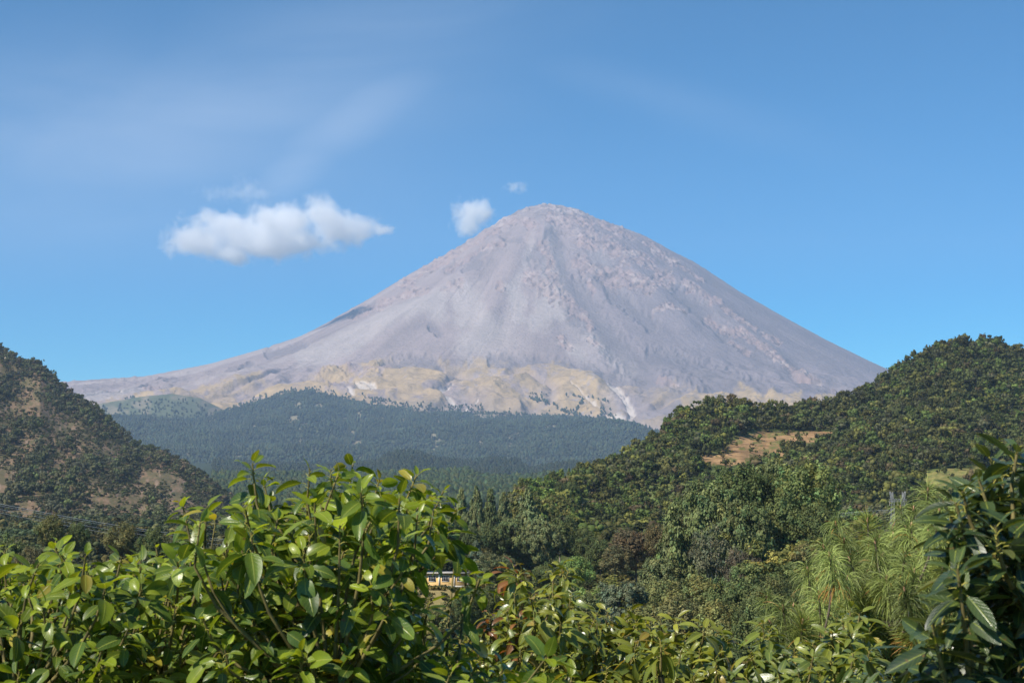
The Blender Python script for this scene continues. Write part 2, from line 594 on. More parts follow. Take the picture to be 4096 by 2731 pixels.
for pts, wd in ((c5((1010, 640), (1060, 700), (1060, 800)), 28), (c5((1250, 650), (1260, 720), (1180, 820)), 44), (c5((1270, 780), (1320, 810)), 18),
                (c5((700, 660), (760, 800), (860, 900), (760, 970)), 60), (c5((560, 690), (300, 790), (0, 950), (-200, 1030)), 40), (c4((1900, 250), (2352, 70)), 30),
                (c5((1500, 930), (1640, 1050), (1760, 1110)), 24), (c5((1400, 1010), (1450, 1050)), 24), (c5((480, 730), (560, 760)), 40), (c4((480, 480), (900, 440)), 28)):
    pale = np.maximum(pale, near(pts, wd, 1.6))
scar = np.zeros_like(r)
for pts, wd in ((c5((640, 1235), (540, 1300), (620, 1330), (690, 1375)), 9), (c5((800, 1330), (700, 1370), (735, 1400)), 8), (c5((1480, 1270), (1620, 1380), (1720, 1400)), 10),
                (c5((1640, 1200), (1700, 1250), (1770, 1340), (1750, 1400)), 14), (c5((1750, 1400), (1810, 1500)), 12), (c5((0, 1210), (60, 1260), (130, 1285)), 14),
                (c5((-20, 1270), (20, 1310)), 12), (c4((2230, 430), (2352, 480)), 14), (c5((1380, 1200), (1480, 1270)), 6), (c6((30, 360), (120, 440), (190, 520), (140, 560)), 12),
                (c6((20, 540), (200, 600)), 10), (c4((540, 470), (640, 460)), 7), (c4((700, 470), (760, 440)), 7)):
    scar = np.maximum(scar, near(pts, wd * 0.62, 1.2, 1.3))
warp = 0.5 * fbm(th * 6, r / 700, 86, 4)
rid = 1 - np.abs(fbm(th * 34 + warp * 1.6, r / 4200, 87, 4))
rill = ss(0.78, 1.0, rid) * ss(-0.2, 0.5, fbm(th * 7, r / 700, 90, 3)) * ss(500, 1200, r) * ss(4200, 3300, r)
rid2 = 1 - np.abs(fbm(th * 9 + 0.9 * fbm(dx / 700, dy / 700, 88, 3), r / 2300, 89, 4))
ravine = ss(0.72, 1.0, rid2) * ss(3150, 3900, r)
GT = [(-500, 1600)] + c4((600, 520), (900, 470), (1200, 440), (1500, 380), (1700, 380), (1800, 420), (2000, 340)) + \
    c5((0, 1100), (200, 1065), (390, 1060), (560, 1095), (900, 1055), (1100, 1090), (1330, 1080), (1420, 1140), (1620, 1175), (1850, 1195), (2050, 1215), (2352, 1290)) + \
    c6((780, 390), (950, 470), (1200, 470), (1400, 470)) + [(4500, 1640)]
gtx, gty = np.array(GT).T
gl = ppy - np.interp(ppx, gtx, gty)
gmask = ss(-6, 14, gl + wob * 30 + wob2 * 14)
gn = fbm(ppx / 60, ppy / 28, 61, 5)
gmask *= ss(-0.35, 0.12, gn * 0.8 + 0.6 * fbm(ppx / 18, ppy / 8, 63, 4) + 0.2)
gmask *= 1 - 0.7 * ravine
for pts, wd in ((c5((230, 1110), (330, 1085), (400, 1070), (540, 1110)), 34), (c5((470, 1270), (540, 1270)), 22), (c5((630, 1260), (660, 1340), (720, 1350)), 34), (c5((1690, 1290), (1820, 1340), (1880, 1380)), 44),
                (c5((1150, 1130), (1220, 1160)), 14), (c5((1900, 1390), (2050, 1380)), 26), (c4((560, 500), (800, 470)), 24), (c4((2100, 470), (2200, 490)), 24), (c5((1320, 1100), (1480, 1130)), 24)):
    gmask *= 1 - 0.85 * near(pts, wd, 0.8)
gmask *= 1 - 0.75 * ss(120, 260, gl)

# displacement: gullies that run down the slope, rough rock, soft ash
k = ss(100, 900, r)
rough = np.clip(rock + 0.55 * rock_top + 0.5 * upper, 0, 1.3)
gul = fbm(th * 11 + 0.3 * fbm(th * 3, r / 900, 5, 2), r / 1900, 71, 4)
lowv = ss(3000, 4200, r)
ridges = np.zeros_like(r)
for pts, wd, am in ((c5((1215, 300), (1265, 520), (1390, 740), (1510, 880), (1560, 1000)), 75, 34), (c5((1560, 260), (1700, 420), (1880, 640), (2100, 860)), 90, 34), (c5((2050, 500), (2352, 780), (2700, 1080)), 70, 40),
                    (c5((900, 330), (700, 580), (560, 690), (200, 850)), 80, 40), (c5((1060, 420), (950, 620), (880, 800)), 60, 26), (c4((1300, 330), (1900, 180), (2300, 60)), 60, 18)):
    ridges = np.maximum(ridges, am * np.exp(-(pl_dist(ppx, ppy, pts) / (wd * .6378)) ** 2))
iso = fbm(dx / 420, dy / 420, 72, 4)
h = base + k * ((gul * 0.55 + 0.35 * fbm(th * 4, r / 2600, 70, 3)) * (26 + 34 * lowv)) + iso * 16 * ss(3600, 2200, r) + ridges * ss(100, 500, r) + rough * (6 + 40 * np.abs(fbm(dx / 140, dy / 90, 73, 5)) + 24 * fbm(dx / 40, dy / 32, 75, 3))
h += lowv * 95 * (0.5 - np.abs(fbm(dx / 520, dy / 620, 77, 5)) * 1.6) + fbm(dx / 90, dy / 90, 79, 4) * (3 + 7 * lowv + 8 * top)
h += rock_top * 22 - dark * 26 - scar * 16 - rill * 4 - ravine * 46
crev = ss(0.12, 0.42, fbm(dx / 50 + 3 * warp, base / 26, 96, 4)) * np.clip(rock + 0.8 * upper + 0.9 * top, 0, 1)
h -= crev * 13
h -= rough * 13 + rock_top * 9 + 8 * ss(900, 200, r)
opx = np.array([a for a, _ in LP[::-1]] + [a for a, _ in RP[1:]], float)
opy = np.array([b for _, b in LP[::-1]] + [b for _, b in RP[1:]], float)
for _ in range(3):
    _, sy = proj(np.stack([vx, vy, h], -1))
    sil = sy.min(0)
    dif = np.interp(cols, opx, opy) - sil
    kk = np.hanning(41)
    dif = np.convolve(np.pad(dif, 20, mode='edge'), kk / kk.sum(), 'valid')
    h = h - dif[None] / F * vy * np.exp(-np.clip(sy - sil[None], 0, None) / 160.0)
V = np.stack([vx, vy, h], -1).reshape(-1, 3)
st = fbm(th * 42, r / 700, 81, 4)
st2 = fbm(th * 15, r / 1800, 83, 3)


def lerp(a, b, t):
    return a + (b - a) * t[..., None]


ASH = np.array([0.250, 0.197, 0.186])
c = np.broadcast_to(ASH, V.shape).reshape(h.shape + (3,)).copy()
fade = ss(250, 1500, r)
c *= (1 + 0.10 * st * fade + 0.16 * st2 * fade + 0.14 * fbm(dx / 260, dy / 260, 85, 4))[..., None]
c *= (1 - 0.08 * rill)[..., None]
fan = ss(0.02, 0.5, fbm(th * 8 + 0.6 * warp, r / 3000, 93, 3)) * ss(700, 1500, r)
c = lerp(c, np.array([0.34, 0.285, 0.262]), fan * 0.75 * (1 - 0.6 * ss(300, 1200, dx)))
flank_shade = ss(-500, 900, dx)                                      # right flank's shade from the left-hand sun, painted into the ash colour
c = lerp(c, c * np.array([0.70, 0.74, 0.82]), flank_shade * 0.9)
c = lerp(c, np.array([0.325, 0.278, 0.258]) * (1 + .2 * st[..., None]), np.clip(pale, 0, 1) * 0.85)
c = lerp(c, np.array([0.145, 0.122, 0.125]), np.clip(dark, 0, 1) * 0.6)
c = lerp(c, np.array([0.30, 0.205, 0.178]), np.clip(rock * (0.5 + 0.9 * np.abs(fbm(dx / 60, dy / 60, 95, 3))), 0, 1) * 0.75)
c = lerp(c, np.array([0.195, 0.158, 0.152]), np.clip(top * (1 - strata) + cap, 0, 1) * 0.6)
c = lerp(c, np.array([0.37, 0.305, 0.285]), np.clip(rock_top, 0, 1) * 0.85)
c = lerp(c, np.array([0.285, 0.21, 0.19]), np.clip(upper, 0, 1) * 0.6)
GR = np.array([0.36, 0.255, 0.125])
c = lerp(c, np.array([0.125, 0.098, 0.095]), crev * 0.7)
lite = ss(0.15, 0.45, fbm(dx / 70 + 5, h / 40, 98, 4)) * np.clip(rock + 0.7 * upper + 0.9 * top, 0, 1)
c = lerp(c, np.array([0.40, 0.325, 0.295]), lite * 0.55)
c = lerp(c, GR * (1 + 0.3 * fbm(dx / 60, dy / 60, 91, 4)[..., None]), np.clip(gmask, 0, 1) * 0.85)
low = ss(150, 300, gl)
c = lerp(c, np.array([0.17, 0.17, 0.10]), low * 0.6)
c = lerp(c, np.array([0.52, 0.46, 0.41]), np.clip(scar, 0, 1) * 0.75)
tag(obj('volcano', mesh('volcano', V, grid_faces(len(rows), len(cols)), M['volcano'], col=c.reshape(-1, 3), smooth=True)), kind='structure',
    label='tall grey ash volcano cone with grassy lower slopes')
VOLC = (rows, u, h)


def volc_z(x, y):
    ri = np.clip(np.searchsorted(rows, y), 0, len(rows) - 1)
    ci = np.clip(np.round((x / y - u[0]) / (u[1] - u[0])).astype(int), 0, len(u) - 1)
    return h[ri, ci]


# ------------------------------------------------------------------ hills: crest line, foot line, real depth between
class Hill:
    def __init__(s, crest, foot, power, seed, amp, rough, drop=0.5):
        a = np.array(crest, float)
        s.px, s.cy, s.cd = a[:, 0], a[:, 1], a[:, 2]
        b = np.array(foot, float)
        s.fx, s.fy, s.fd = b[:, 0], b[:, 1], b[:, 2]
        s.p, s.seed, s.amp, s.rough, s.drop = power, seed, amp, rough, drop

    def point(s, px, t):
        px, t = np.broadcast_arrays(np.asarray(px, float), np.asarray(t, float))
        cy, cd = np.interp(px, s.px, s.cy), np.interp(px, s.px, s.cd)
        fy, fd = np.interp(px, s.fx, s.fy), np.interp(px, s.fx, s.fd)
        tt = np.clip(t, 0, 1)
        d = fd + (cd - fd) * tt
        py = fy + (cy - fy) * tt ** s.p
        P = at(px, py, d)
        ext = np.minimum(t, 0) * -1
        bk = np.maximum(t - 1, 0)
        L_ = (cd - fd)
        P[..., 1] += bk * L_ - ext * L_
        P[..., 0] *= P[..., 1] / d
        P[..., 2] -= bk * L_ * s.drop + ext * L_ * 0.5
        n = fbm(P[..., 0] / s.rough, P[..., 1] / s.rough, s.seed, 5)
        P[..., 2] += n * s.amp * (0.12 + 1.6 * tt * (1 - tt)) 
        return P

    def build(s, name, x0, x1, nx, nt_, mat, colf, lo=-0.12, hi=1.5, label=None):
        px = np.linspace(x0, x1, nx)
        t = np.concatenate([np.linspace(lo, 0, 6)[:-1], np.linspace(0, 1, nt_), np.linspace(1, hi, 14)[1:]])
        P = s.point(px[None, :], t[:, None])
        X, Y = proj(P)
        c = colf(X, Y, P, np.broadcast_to(t[:, None], X.shape))
        o = obj(name, mesh(name, P.reshape(-1, 3), grid_faces(len(t), nx), mat, col=c.reshape(-1, 3), smooth=True))
        return tag(o, kind='structure', label=label)


# distant hills
bald = Hill([(-600, 1650, 8900), (230, 1638, 8900), (408, 1612, 8900), (560, 1588, 8850), (689, 1575, 8800), (800, 1592, 8800), (893, 1638, 8800), (1100, 1690, 8800), (1300, 1720, 8800)],
            [(-600, 1800, 7600), (1300, 1800, 7600)], 0.9, 101, 40, 500, 0.25)
wood = Hill([(-600, 1700, 8300), (230, 1672, 8300), (480, 1658, 8300), (700, 1652, 8400), (893, 1644, 8700), (995, 1614, 8900), (1148, 1580, 9000), (1243, 1570, 9000), (1339, 1590, 9000), (1435, 1608, 9000),
             (1528, 1619, 9000), (1655, 1635, 9000), (1846, 1642, 9000), (2038, 1658, 9000), (2165, 1664, 8900), (2293, 1671, 8800), (2420, 1680, 8700), (2516, 1712, 8600), (2612, 1748, 8500),
             (2900, 1800, 8400), (4400, 1850, 8400)], [(-600, 1880, 6000), (2000, 1868, 6000), (4400, 1890, 6000)], 0.85, 103, 190, 700, 0.2)
dark_ridge = Hill([(-600, 1850, 5200), (900, 1850, 5200), (1200, 1870, 5200), (1506, 1862, 5000), (1557, 1824, 5000), (1634, 1812, 5000), (1685, 1822, 5000), (1736, 1843, 5000), (1863, 1855, 5200), (1965, 1836, 5300),
                   (2067, 1850, 5200), (2118, 1885, 5000), (2169, 1878, 4700), (2246, 1861, 4700), (2322, 1862, 4700), (2420, 1868, 4700), (4400, 1880, 4700)],
                  [(-600, 1950, 4000), (4400, 1945, 4000)], 0.9, 107, 30, 300, 0.2)
low_ridge = Hill([(-600, 1910, 3200), (1500, 1912, 3200), (1787, 1896, 3100), (1863, 1890, 3100), (1914, 1914, 3000), (2016, 1925, 3000), (2118, 1920, 3000), (2220, 1910, 3000), (2500, 1915, 3000), (4400, 1930, 3000)],
                 [(-600, 2040, 1900), (4400, 2040, 1900)], 0.9, 109, 16, 200, 0.2)


def col_bald(X, Y, P, t):
    n = fbm(X / 45, Y / 30, 111, 4)
    return lerp(np.broadcast_to(np.array([0.085, 0.10, 0.055]), P.shape), np.array([0.19, 0.165, 0.115]), ss(-0.1, 0.5, n + 0.6 * ss(800, 950, X)))


def col_wood(X, Y, P, t):
    n = fbm(X / 30, Y / 30, 113, 4)
    return lerp(np.broadcast_to(np.array([0.035, 0.048, 0.024]), P.shape), np.array([0.24, 0.205, 0.13]), ss(0.3, 0.6, n))


bald.build('distant_hill', -600, 1300, 320, 120, M['far_hill'], col_bald)
wood.build('forested_hill', -600, 4400, 900, 220, M['far_hill'], col_wood)
dark_ridge.build('dark_ridge', -600, 4400, 600, 60, M['far_hill'], col_wood)
low_ridge.build('low_ridge', -600, 4400, 600, 60, M['far_hill'], col_wood)

# right-hand hill
R_CREST = [(2040, 2040, 620), (2200, 1990, 760), (2330, 1938, 830), (2440, 1903, 900), (2510, 1858, 930), (2580, 1795, 960), (2680, 1720, 1020), (2790, 1655, 1080), (2960, 1645, 1120), (3065, 1665, 1150),
           (3200, 1648, 1180), (3310, 1632, 1200), (3410, 1590, 1230), (3550, 1526, 1270), (3657, 1448, 1300), (3744, 1396, 1320), (3850, 1376, 1340), (3973, 1380, 1360), (4096, 1425, 1380), (4700, 1600, 1400)]
R_FOOT = [(2040, 2160, 470), (2300, 2240, 470), (2600, 2300, 440), (3200, 2330, 430), (4700, 2330, 430)]
right = Hill(R_CREST, R_FOOT, 0.95, 121, 9, 110, 0.5)
TAN = c6((760, 690), (900, 655), (1050, 660), (1200, 660), (1330, 665), (1290, 700), (1150, 730), (1000, 740), (1050, 790), (900, 830), (700, 850), (545, 850), (550, 795), (640, 790))
FIELD = c6((1760, 890), (1900, 865), (2060, 860), (2400, 830), (2400, 870), (2060, 930), (2000, 1000), (1850, 1060), (1750, 1060))
TERR = [(2290, 2028), (2385, 2008), (2400, 2022), (2360, 2045), (2330, 2062), (2285, 2070)]
SCRUB = [(2300, 2000), (2480, 1960), (2700, 1930), (2860, 1880), (3000, 1860), (3000, 2150), (2300, 2200)]
SOIL = [(2280, 2015), (2395, 2000), (2400, 2018), (2290, 2035)]


def edge(poly, X, Y, wd=14):
    """1 inside a polygon, 0 outside, with a ragged edge."""
    q = X + wd * fbm(X / 30, Y / 30, 7, 3), Y + wd * 0.7 * fbm(X / 30, Y / 30, 8, 3)
    return in_poly(q[0], q[1], poly).astype(float)


def col_right(X, Y, P, t):
    n = fbm(X / 70, Y / 50, 123, 4)
    c = lerp(np.broadcast_to(np.array([0.055, 0.075, 0.022]), P.shape), np.array([0.15, 0.145, 0.05]), ss(-0.05, 0.5, n))
    c = lerp(c, np.array([0.24, 0.155, 0.08]), ss(0.42, 0.6, fbm(X / 50, Y / 22, 125, 4)) * 0.7)
    c = lerp(c, np.array([0.12, 0.15, 0.045]), edge(SCRUB, X, Y) * 0.7)
    st_ = fbm(X / 60, Y / 6, 127, 3)
    c = lerp(c, lerp(np.broadcast_to(np.array([0.30, 0.185, 0.092]), P.shape) * (1 + 0.7 * st_[..., None]), np.array([0.14, 0.135, 0.045]), ss(0.0, 0.35, fbm(X / 26, Y / 9, 128, 4))), edge(TAN, X, Y))
    c = lerp(c, lerp(np.broadcast_to(np.array([0.22, 0.195, 0.065]), P.shape) * (1 + 0.5 * st_[..., None]), np.array([0.12, 0.14, 0.04]), ss(-0.1, 0.4, fbm(X / 22, Y / 10, 129, 4))), edge(FIELD, X, Y, 10))
    c = lerp(c, np.array([0.17, 0.20, 0.05]), edge(TERR, X, Y, 5))
    c = lerp(c, np.array([0.42, 0.27, 0.16]), edge(SOIL, X, Y, 4))
    return c


right.build('right_hill', 2040, 4700, 640, 260, M['hill'], col_right)

# left-hand hill
L_CREST = [(-500, 1150, 2500), (-100, 1330, 2350), (0, 1392, 2300), (40, 1425, 2280), (100, 1452, 2250), (160, 1460, 2230), (200, 1510, 2200), (270, 1572, 2150), (340, 1612, 2100), (400, 1662, 2060), (450, 1704, 2030),
           (500, 1752, 2000), (560, 1802, 1950), (640, 1815, 1900), (720, 1852, 1850), (800, 1912, 1800), (870, 1970, 1750), (960, 2040, 1700), (1100, 2080, 1650)]
L_FOOT = [(-500, 2140, 1000), (400, 2140, 1000), (1100, 2140, 1000)]
left = Hill(L_CREST, L_FOOT, 0.9, 131, 22, 170, 0.5)


def lmask(X, Y):
    return fbm(X / 120, Y / 85, 133, 4) + 0.5 * (1 - ss(40, 230, pl_dist(X, Y, [(60, 1640), (250, 1720), (480, 1900), (540, 1960)]))) + 0.4 * (1 - ss(50, 160, pl_dist(X, Y, [(0, 1960), (120, 2050)])))


def col_left(X, Y, P, t):
    n = fbm(X / 30, Y / 26, 135, 4)
    c = lerp(np.broadcast_to(np.array([0.115, 0.098, 0.048]), P.shape), np.array([0.20, 0.135, 0.082]), ss(-0.2, 0.4, n + 0.7 * fbm(X / 9, Y / 9, 136, 3)))
    c = lerp(c, np.array([0.25, 0.175, 0.125]), ss(0.25, 0.5, fbm(X / 16, Y / 26, 137, 4)) * 0.8)
    return c


left.build('left_hill', -500, 1100, 420, 260, M['hill'], col_left)


# ------------------------------------------------------------------ foliage prototypes (unit tree: height 1, width 1)
def unit(n, g=rng):
    v = g.normal(size=(n, 3))
    return v / np.linalg.norm(v, axis=1)[:, None]


def nrm(v):
    return v / (np.linalg.norm(v, axis=-1, keepdims=True) + 1e-9)


def quads(P, Nn, size, g, aspect=1.5):
    """Leaf quads at P facing Nn."""
    n = len(P)
    a = nrm(np.cross(Nn, nrm(g.normal(size=(n, 3)))))
    b = np.cross(Nn, a)
    s = np.broadcast_to(size, (n,))[:, None] * 0.5
    b = b * s * aspect
    a = a * s
    V = np.stack([P - b, P + a - b * .1, P + b, P - a - b * .1], 1).reshape(-1, 3)
    return V, np.arange(n * 4).reshape(n, 4)


def ico(sub=1):
    t = (1 + 5 ** .5) / 2
    V = [(-1, t, 0), (1, t, 0), (-1, -t, 0), (1, -t, 0), (0, -1, t), (0, 1, t), (0, -1, -t), (0, 1, -t), (t, 0, -1), (t, 0, 1), (-t, 0, -1), (-t, 0, 1)]
    V = [np.array(v) / np.linalg.norm(v) for v in V]
    Fc = [(0, 11, 5), (0, 5, 1), (0, 1, 7), (0, 7, 10), (0, 10, 11), (1, 5, 9), (5, 11, 4), (11, 10, 2), (10, 7, 6), (7, 1, 8), (3, 9, 4), (3, 4, 2), (3, 2, 6), (3, 6, 8), (3, 8, 9), (4, 9, 5), (2, 4, 11), (6, 2, 10), (8, 6, 7), (9, 8, 1)]
    for _ in range(sub):
        cache, nf = {}, []

        def mid(a, b):
            k_ = (min(a, b), max(a, b))
            if k_ not in cache:
                m_ = V[a] + V[b]
                V.append(m_ / np.linalg.norm(m_))
                cache[k_] = len(V) - 1
            return cache[k_]
        for a, b, c_ in Fc:
            x, y, z = mid(a, b), mid(b, c_), mid(c_, a)
            nf += [(a, x, z), (b, y, x), (c_, z, y), (x, y, z)]
        Fc = nf
    return np.array(V), np.array(Fc)


# relative tints of clumps (leaf age, species), multiplied with the tree colour
def clumps(kind, nl, g):
    """Lobe centres and radii of one crown in the unit tree."""
    if kind == 'round':
        u_ = unit(nl, g)
        big = nl < 15
        c_ = u_ * np.array([0.36, 0.36, 0.29]) * (0.7 + 0.35 * g.random((nl, 1))) + np.array([0, 0, 0.62])
        r_ = (0.13 + 0.07 * g.random(nl)) if big else (0.085 + 0.06 * g.random(nl))
        c_ = np.vstack([c_, [[0, 0, .6], [.1, 0, .7], [-.1, .05, .55]]])
        r_ = np.concatenate([r_, [.2, .2, .2] if big else [.15, .15, .15]])
    elif kind == 'pine':
        z = g.random(nl)
        rad = (0.10 + 0.36 * np.sin(np.pi * np.clip((1 - z) * 0.9 + 0.07, 0, 1)) ** 0.8) * (0.55 + 0.6 * g.random(nl))
        a = g.random(nl) * 6.28
        c_ = np.stack([rad * np.cos(a), rad * np.sin(a), 0.3 + 0.64 * z], 1)
        r_ = 0.075 + 0.055 * g.random(nl)
    elif kind == 'cone':
        z = g.random(nl) ** 1.2
        rad = 0.40 * (1 - z) ** 0.85 * (0.6 + 0.5 * g.random(nl)) + 0.01
        a = g.random(nl) * 6.28
        c_ = np.stack([rad * np.cos(a), rad * np.sin(a), 0.12 + 0.84 * z], 1)
        r_ = 0.05 + 0.06 * (1 - z)
    elif kind == 'shrub':
        a, rad = g.random(nl) * 6.28, 0.42 * g.random(nl) ** .6
        c_ = np.stack([rad * np.cos(a), rad * np.sin(a), 0.25 + 0.5 * g.random(nl) * (1 - rad * 1.2)], 1)
        r_ = 0.12 + 0.09 * g.random(nl)
    elif kind == 'layer':
        z = g.random(nl)
        z = np.floor(z * 6) / 6 + 0.05 * g.random(nl)
        rad = 0.44 * (0.45 + 0.55 * np.sin(np.pi * (0.25 + 0.7 * (1 - z)))) * g.random(nl) ** .5
        a = g.random(nl) * 6.28
        c_ = np.stack([rad * np.cos(a), rad * np.sin(a), 0.3 + 0.66 * z], 1)
        r_ = 0.07 + 0.05 * g.random(nl)
    else:  # sparse
        u_ = unit(nl, g)
        c_ = u_ * np.array([0.38, 0.38, 0.3]) * (0.5 + 0.5 * g.random((nl, 1))) + np.array([0, 0, 0.66])
        r_ = 0.06 + 0.05 * g.random(nl)
    return c_, r_


def crown(kind, nlobe, per, size, seed, tint, flat=1.0, core=False):
    """Crown mesh arrays: lobes > sub-clumps > leaf faces."""
    g = np.random.default_rng(seed)
    c_, r_ = clumps(kind, nlobe, g)
    nl = len(c_)
    ns = 7
    sub = np.repeat(c_, ns, 0) + unit(nl * ns, g) * (np.repeat(r_, ns) * 0.8)[:, None] * np.array([1, 1, flat])
    rs = np.repeat(r_, ns) * (0.42 + 0.3 * g.random(nl * ns))
    k_ = max(1, per // ns)
    P0 = np.repeat(sub, k_, 0)
    uu = unit(len(P0), g)
    P = P0 + uu * (np.repeat(rs, k_) * g.random(len(P0)) ** .33)[:, None] * np.array([1, 1, flat])
    ctr = np.array([0, 0, 0.5])
    Nn = nrm(uu + 0.5 * nrm(P - ctr) + np.array([0, 0, 0.35]) + 0.38 * g.normal(size=P.shape))
    V, Fq = quads(P, Nn, size * (0.7 + 0.6 * g.random(len(P))), g)
    subt = np.repeat(1 + 0.22 * g.normal(size=nl * ns), k_) * np.repeat(1 + 0.12 * g.normal(size=nl), ns * k_)
    hue = np.repeat(g.normal(size=nl * ns), k_)[:, None] * np.array([0.12, 0.02, -0.03])
    tc_ = np.clip(np.asarray(tint) * (1 + hue) * subt[:, None] * (1 + 0.15 * g.normal(size=(len(P), 1))), 0.004, 0.6)
    C = np.repeat(tc_, 4, 0)
    fs = [Fq]
    if core:
        iv, jf = ico(0)
        cv_, cf_, cc_ = [], [], []
        n0 = len(V)
        for q in range(nl):
            cv_.append(c_[q] + iv * r_[q] * 0.8 * (0.85 + 0.3 * g.random((len(iv), 1))))
            cf_.append(jf + n0)
            n0 += len(iv)
            cc_.append(np.broadcast_to(np.asarray(tint) * (0.75 + .2 * g.random()), (len(iv), 3)))
        V = np.vstack([V] + cv_)
        C = np.vstack([C] + cc_)
        fs.append(np.concatenate(cf_))
    return V, fs, C


def trunk_geo(kind, seed, top=0.75, rad=0.018, limbs=5):
    g = np.random.default_rng(seed)
    parts = []
    z = np.linspace(-0.04, top, 7)
    wx, wy = np.cumsum(g.normal(size=7) * 0.008), np.cumsum(g.normal(size=7) * 0.008)
    parts.append(tube(np.stack([wx, wy, z], 1), np.linspace(rad, rad * 0.35, 7), 7))
    for q in range(limbs):
        z0 = 0.28 + (top - 0.33) * (q + g.random()) / limbs
        a = g.random() * 6.28
        l_ = 0.30 * (1.05 - z0 * 0.6)
        s = np.linspace(0, 1, 4)
        up = 0.12 if kind != 'sparse' else 0.26
        ix = np.interp(z0, z, wx)
        iy = np.interp(z0, z, wy)
        parts.append(tube(np.stack([ix + np.cos(a) * l_ * s, iy + np.sin(a) * l_ * s, z0 + up * s ** 1.4], 1), np.linspace(rad * .5, rad * .14, 4), 5))
    return join(parts)


# ------------------------------------------------------------------ stuff: far woods as one mesh each
def scatter(name, P, H, W, T, protos, mat, label):
    g = np.random.default_rng(len(P))
    n = len(P)
    which = g.integers(len(protos), size=n)
    rot = g.random(n) * 6.28
    Vs, Cs, Fs, off = [], [], [], 0
    for q, (pv, pf, pc) in enumerate(protos):
        idx = np.where(which == q)[0]
        if not len(idx):
            continue
        ca, sa = np.cos(rot[idx])[:, None], np.sin(rot[idx])[:, None]
        x = (pv[None, :, 0] * ca - pv[None, :, 1] * sa) * W[idx, None]
        y = (pv[None, :, 0] * sa + pv[None, :, 1] * ca) * W[idx, None]
        z = pv[None, :, 2] * H[idx, None]
        V = np.stack([x, y, z], -1) + P[idx][:, None]
        Vs.append(V.reshape(-1, 3))
        Cs.append((pc[None] * T[idx][:, None]).reshape(-1, 3))
        o_ = np.arange(len(idx))[:, None, None] * len(pv) + off
        for f in pf:
            Fs.append((f[None] + o_).reshape(-1, f.shape[1]))
        off += len(idx) * len(pv)
    o = obj(name, mesh(name, np.concatenate(Vs), Fs, mat, col=np.concatenate(Cs)))
    return tag(o, label, kind='stuff')


def blob_proto(seed, pointed):
    g = np.random.default_rng(seed)
    V, Fc = ico(0)
    V = V * (0.75 + 0.5 * g.random((len(V), 1)))
    z = V[:, 2]
    taper = np.where(z > 0, 1 - (0.65 if pointed else 0.25) * z, 1 - 0.1 * z)
    V = np.stack([V[:, 0] * .5 * taper, V[:, 1] * .5 * taper, 0.5 + 0.5 * z], 1)
    c_ = 1 + 0.18 * g.normal(size=(len(V), 1))
    return V, [Fc], np.broadcast_to(c_, (len(V), 3))


far_protos = [blob_proto(200 + i, i % 2) for i in range(6)]
GREEN = np.array([0.046, 0.062, 0.030])


def sample_hill(hill, x0, x1, n, tmin=0.0, tmax=1.02, g=rng):
    px = g.uniform(x0, x1, n * 2)
    t = g.uniform(tmin, tmax, n * 2)
    fd, cd = np.interp(px, hill.fx, hill.fd), np.interp(px, hill.px, hill.cd)
    d = fd + (cd - fd) * t
    keep = g.random(n * 2) < d / d.max()
    px, t = px[keep][:n], t[keep][:n]
    return px, t, hill.point(px, t)


def jitter_tint(n, g, base, hv=0.18, vv=0.22):
    h_ = np.clip(g.normal(size=(n, 1)), -1.2, 1.6)
    return np.clip(np.asarray(base) * (1 + h_ * np.array([hv, hv * .2, -hv * .2])) * (1 + vv * g.normal(size=(n, 1))), 0.006, 0.5)


g = np.random.default_rng(5)
px, t, P = sample_hill(wood, 150, 2750, 46000, 0, 1.0, g)
X, Y = proj(P)
keep = fbm(X / 30, Y / 30, 113, 4) < 0.34 + 0.3 * g.random(len(X))

P, X, Y = P[keep], X[keep], Y[keep]
NW = len(P)
# loose trees climbing the spurs above the forest edge
sp = []
for pts, n, wd in (([(2120, 1592), (2190, 1612), (2270, 1650), (2330, 1670)], 90, 10), ([(2340, 1600), (2310, 1630), (2300, 1660)], 26, 5), ([(2400, 1640), (2480, 1690), (2540, 1720)], 50, 12), ([(2440, 1610), (2350, 1590)], 16, 4),
                   ([(1480, 1590), (1640, 1628)], 30, 9), ([(1830, 1632), (1850, 1626)], 6, 4), ([(500, 1598), (540, 1592)], 10, 3), ([(1100, 1580), (1260, 1560)], 60, 12), ([(2110, 1575), (2240, 1580), (2330, 1590)], 14, 5)):
    s = g.random(n) * (len(pts) - 1)
    a = np.array(pts, float)
    i0 = np.minimum(s.astype(int), len(pts) - 2)
    q = a[i0] + (a[i0 + 1] - a[i0]) * (s - i0)[:, None] + g.normal(size=(n, 2)) * wd * 0.5
    sp.append(q)
cpx_ = g.uniform(900, 2620, 420)
sp.append(np.stack([cpx_, np.interp(cpx_, wood.px, wood.cy) + 6 - 30 * g.random(420) ** 1.6 * (0.3 + 0.7 * (fbm(cpx_ / 70, cpx_ * 0, 117, 3) > 0))], 1))
sp = np.vstack(sp)
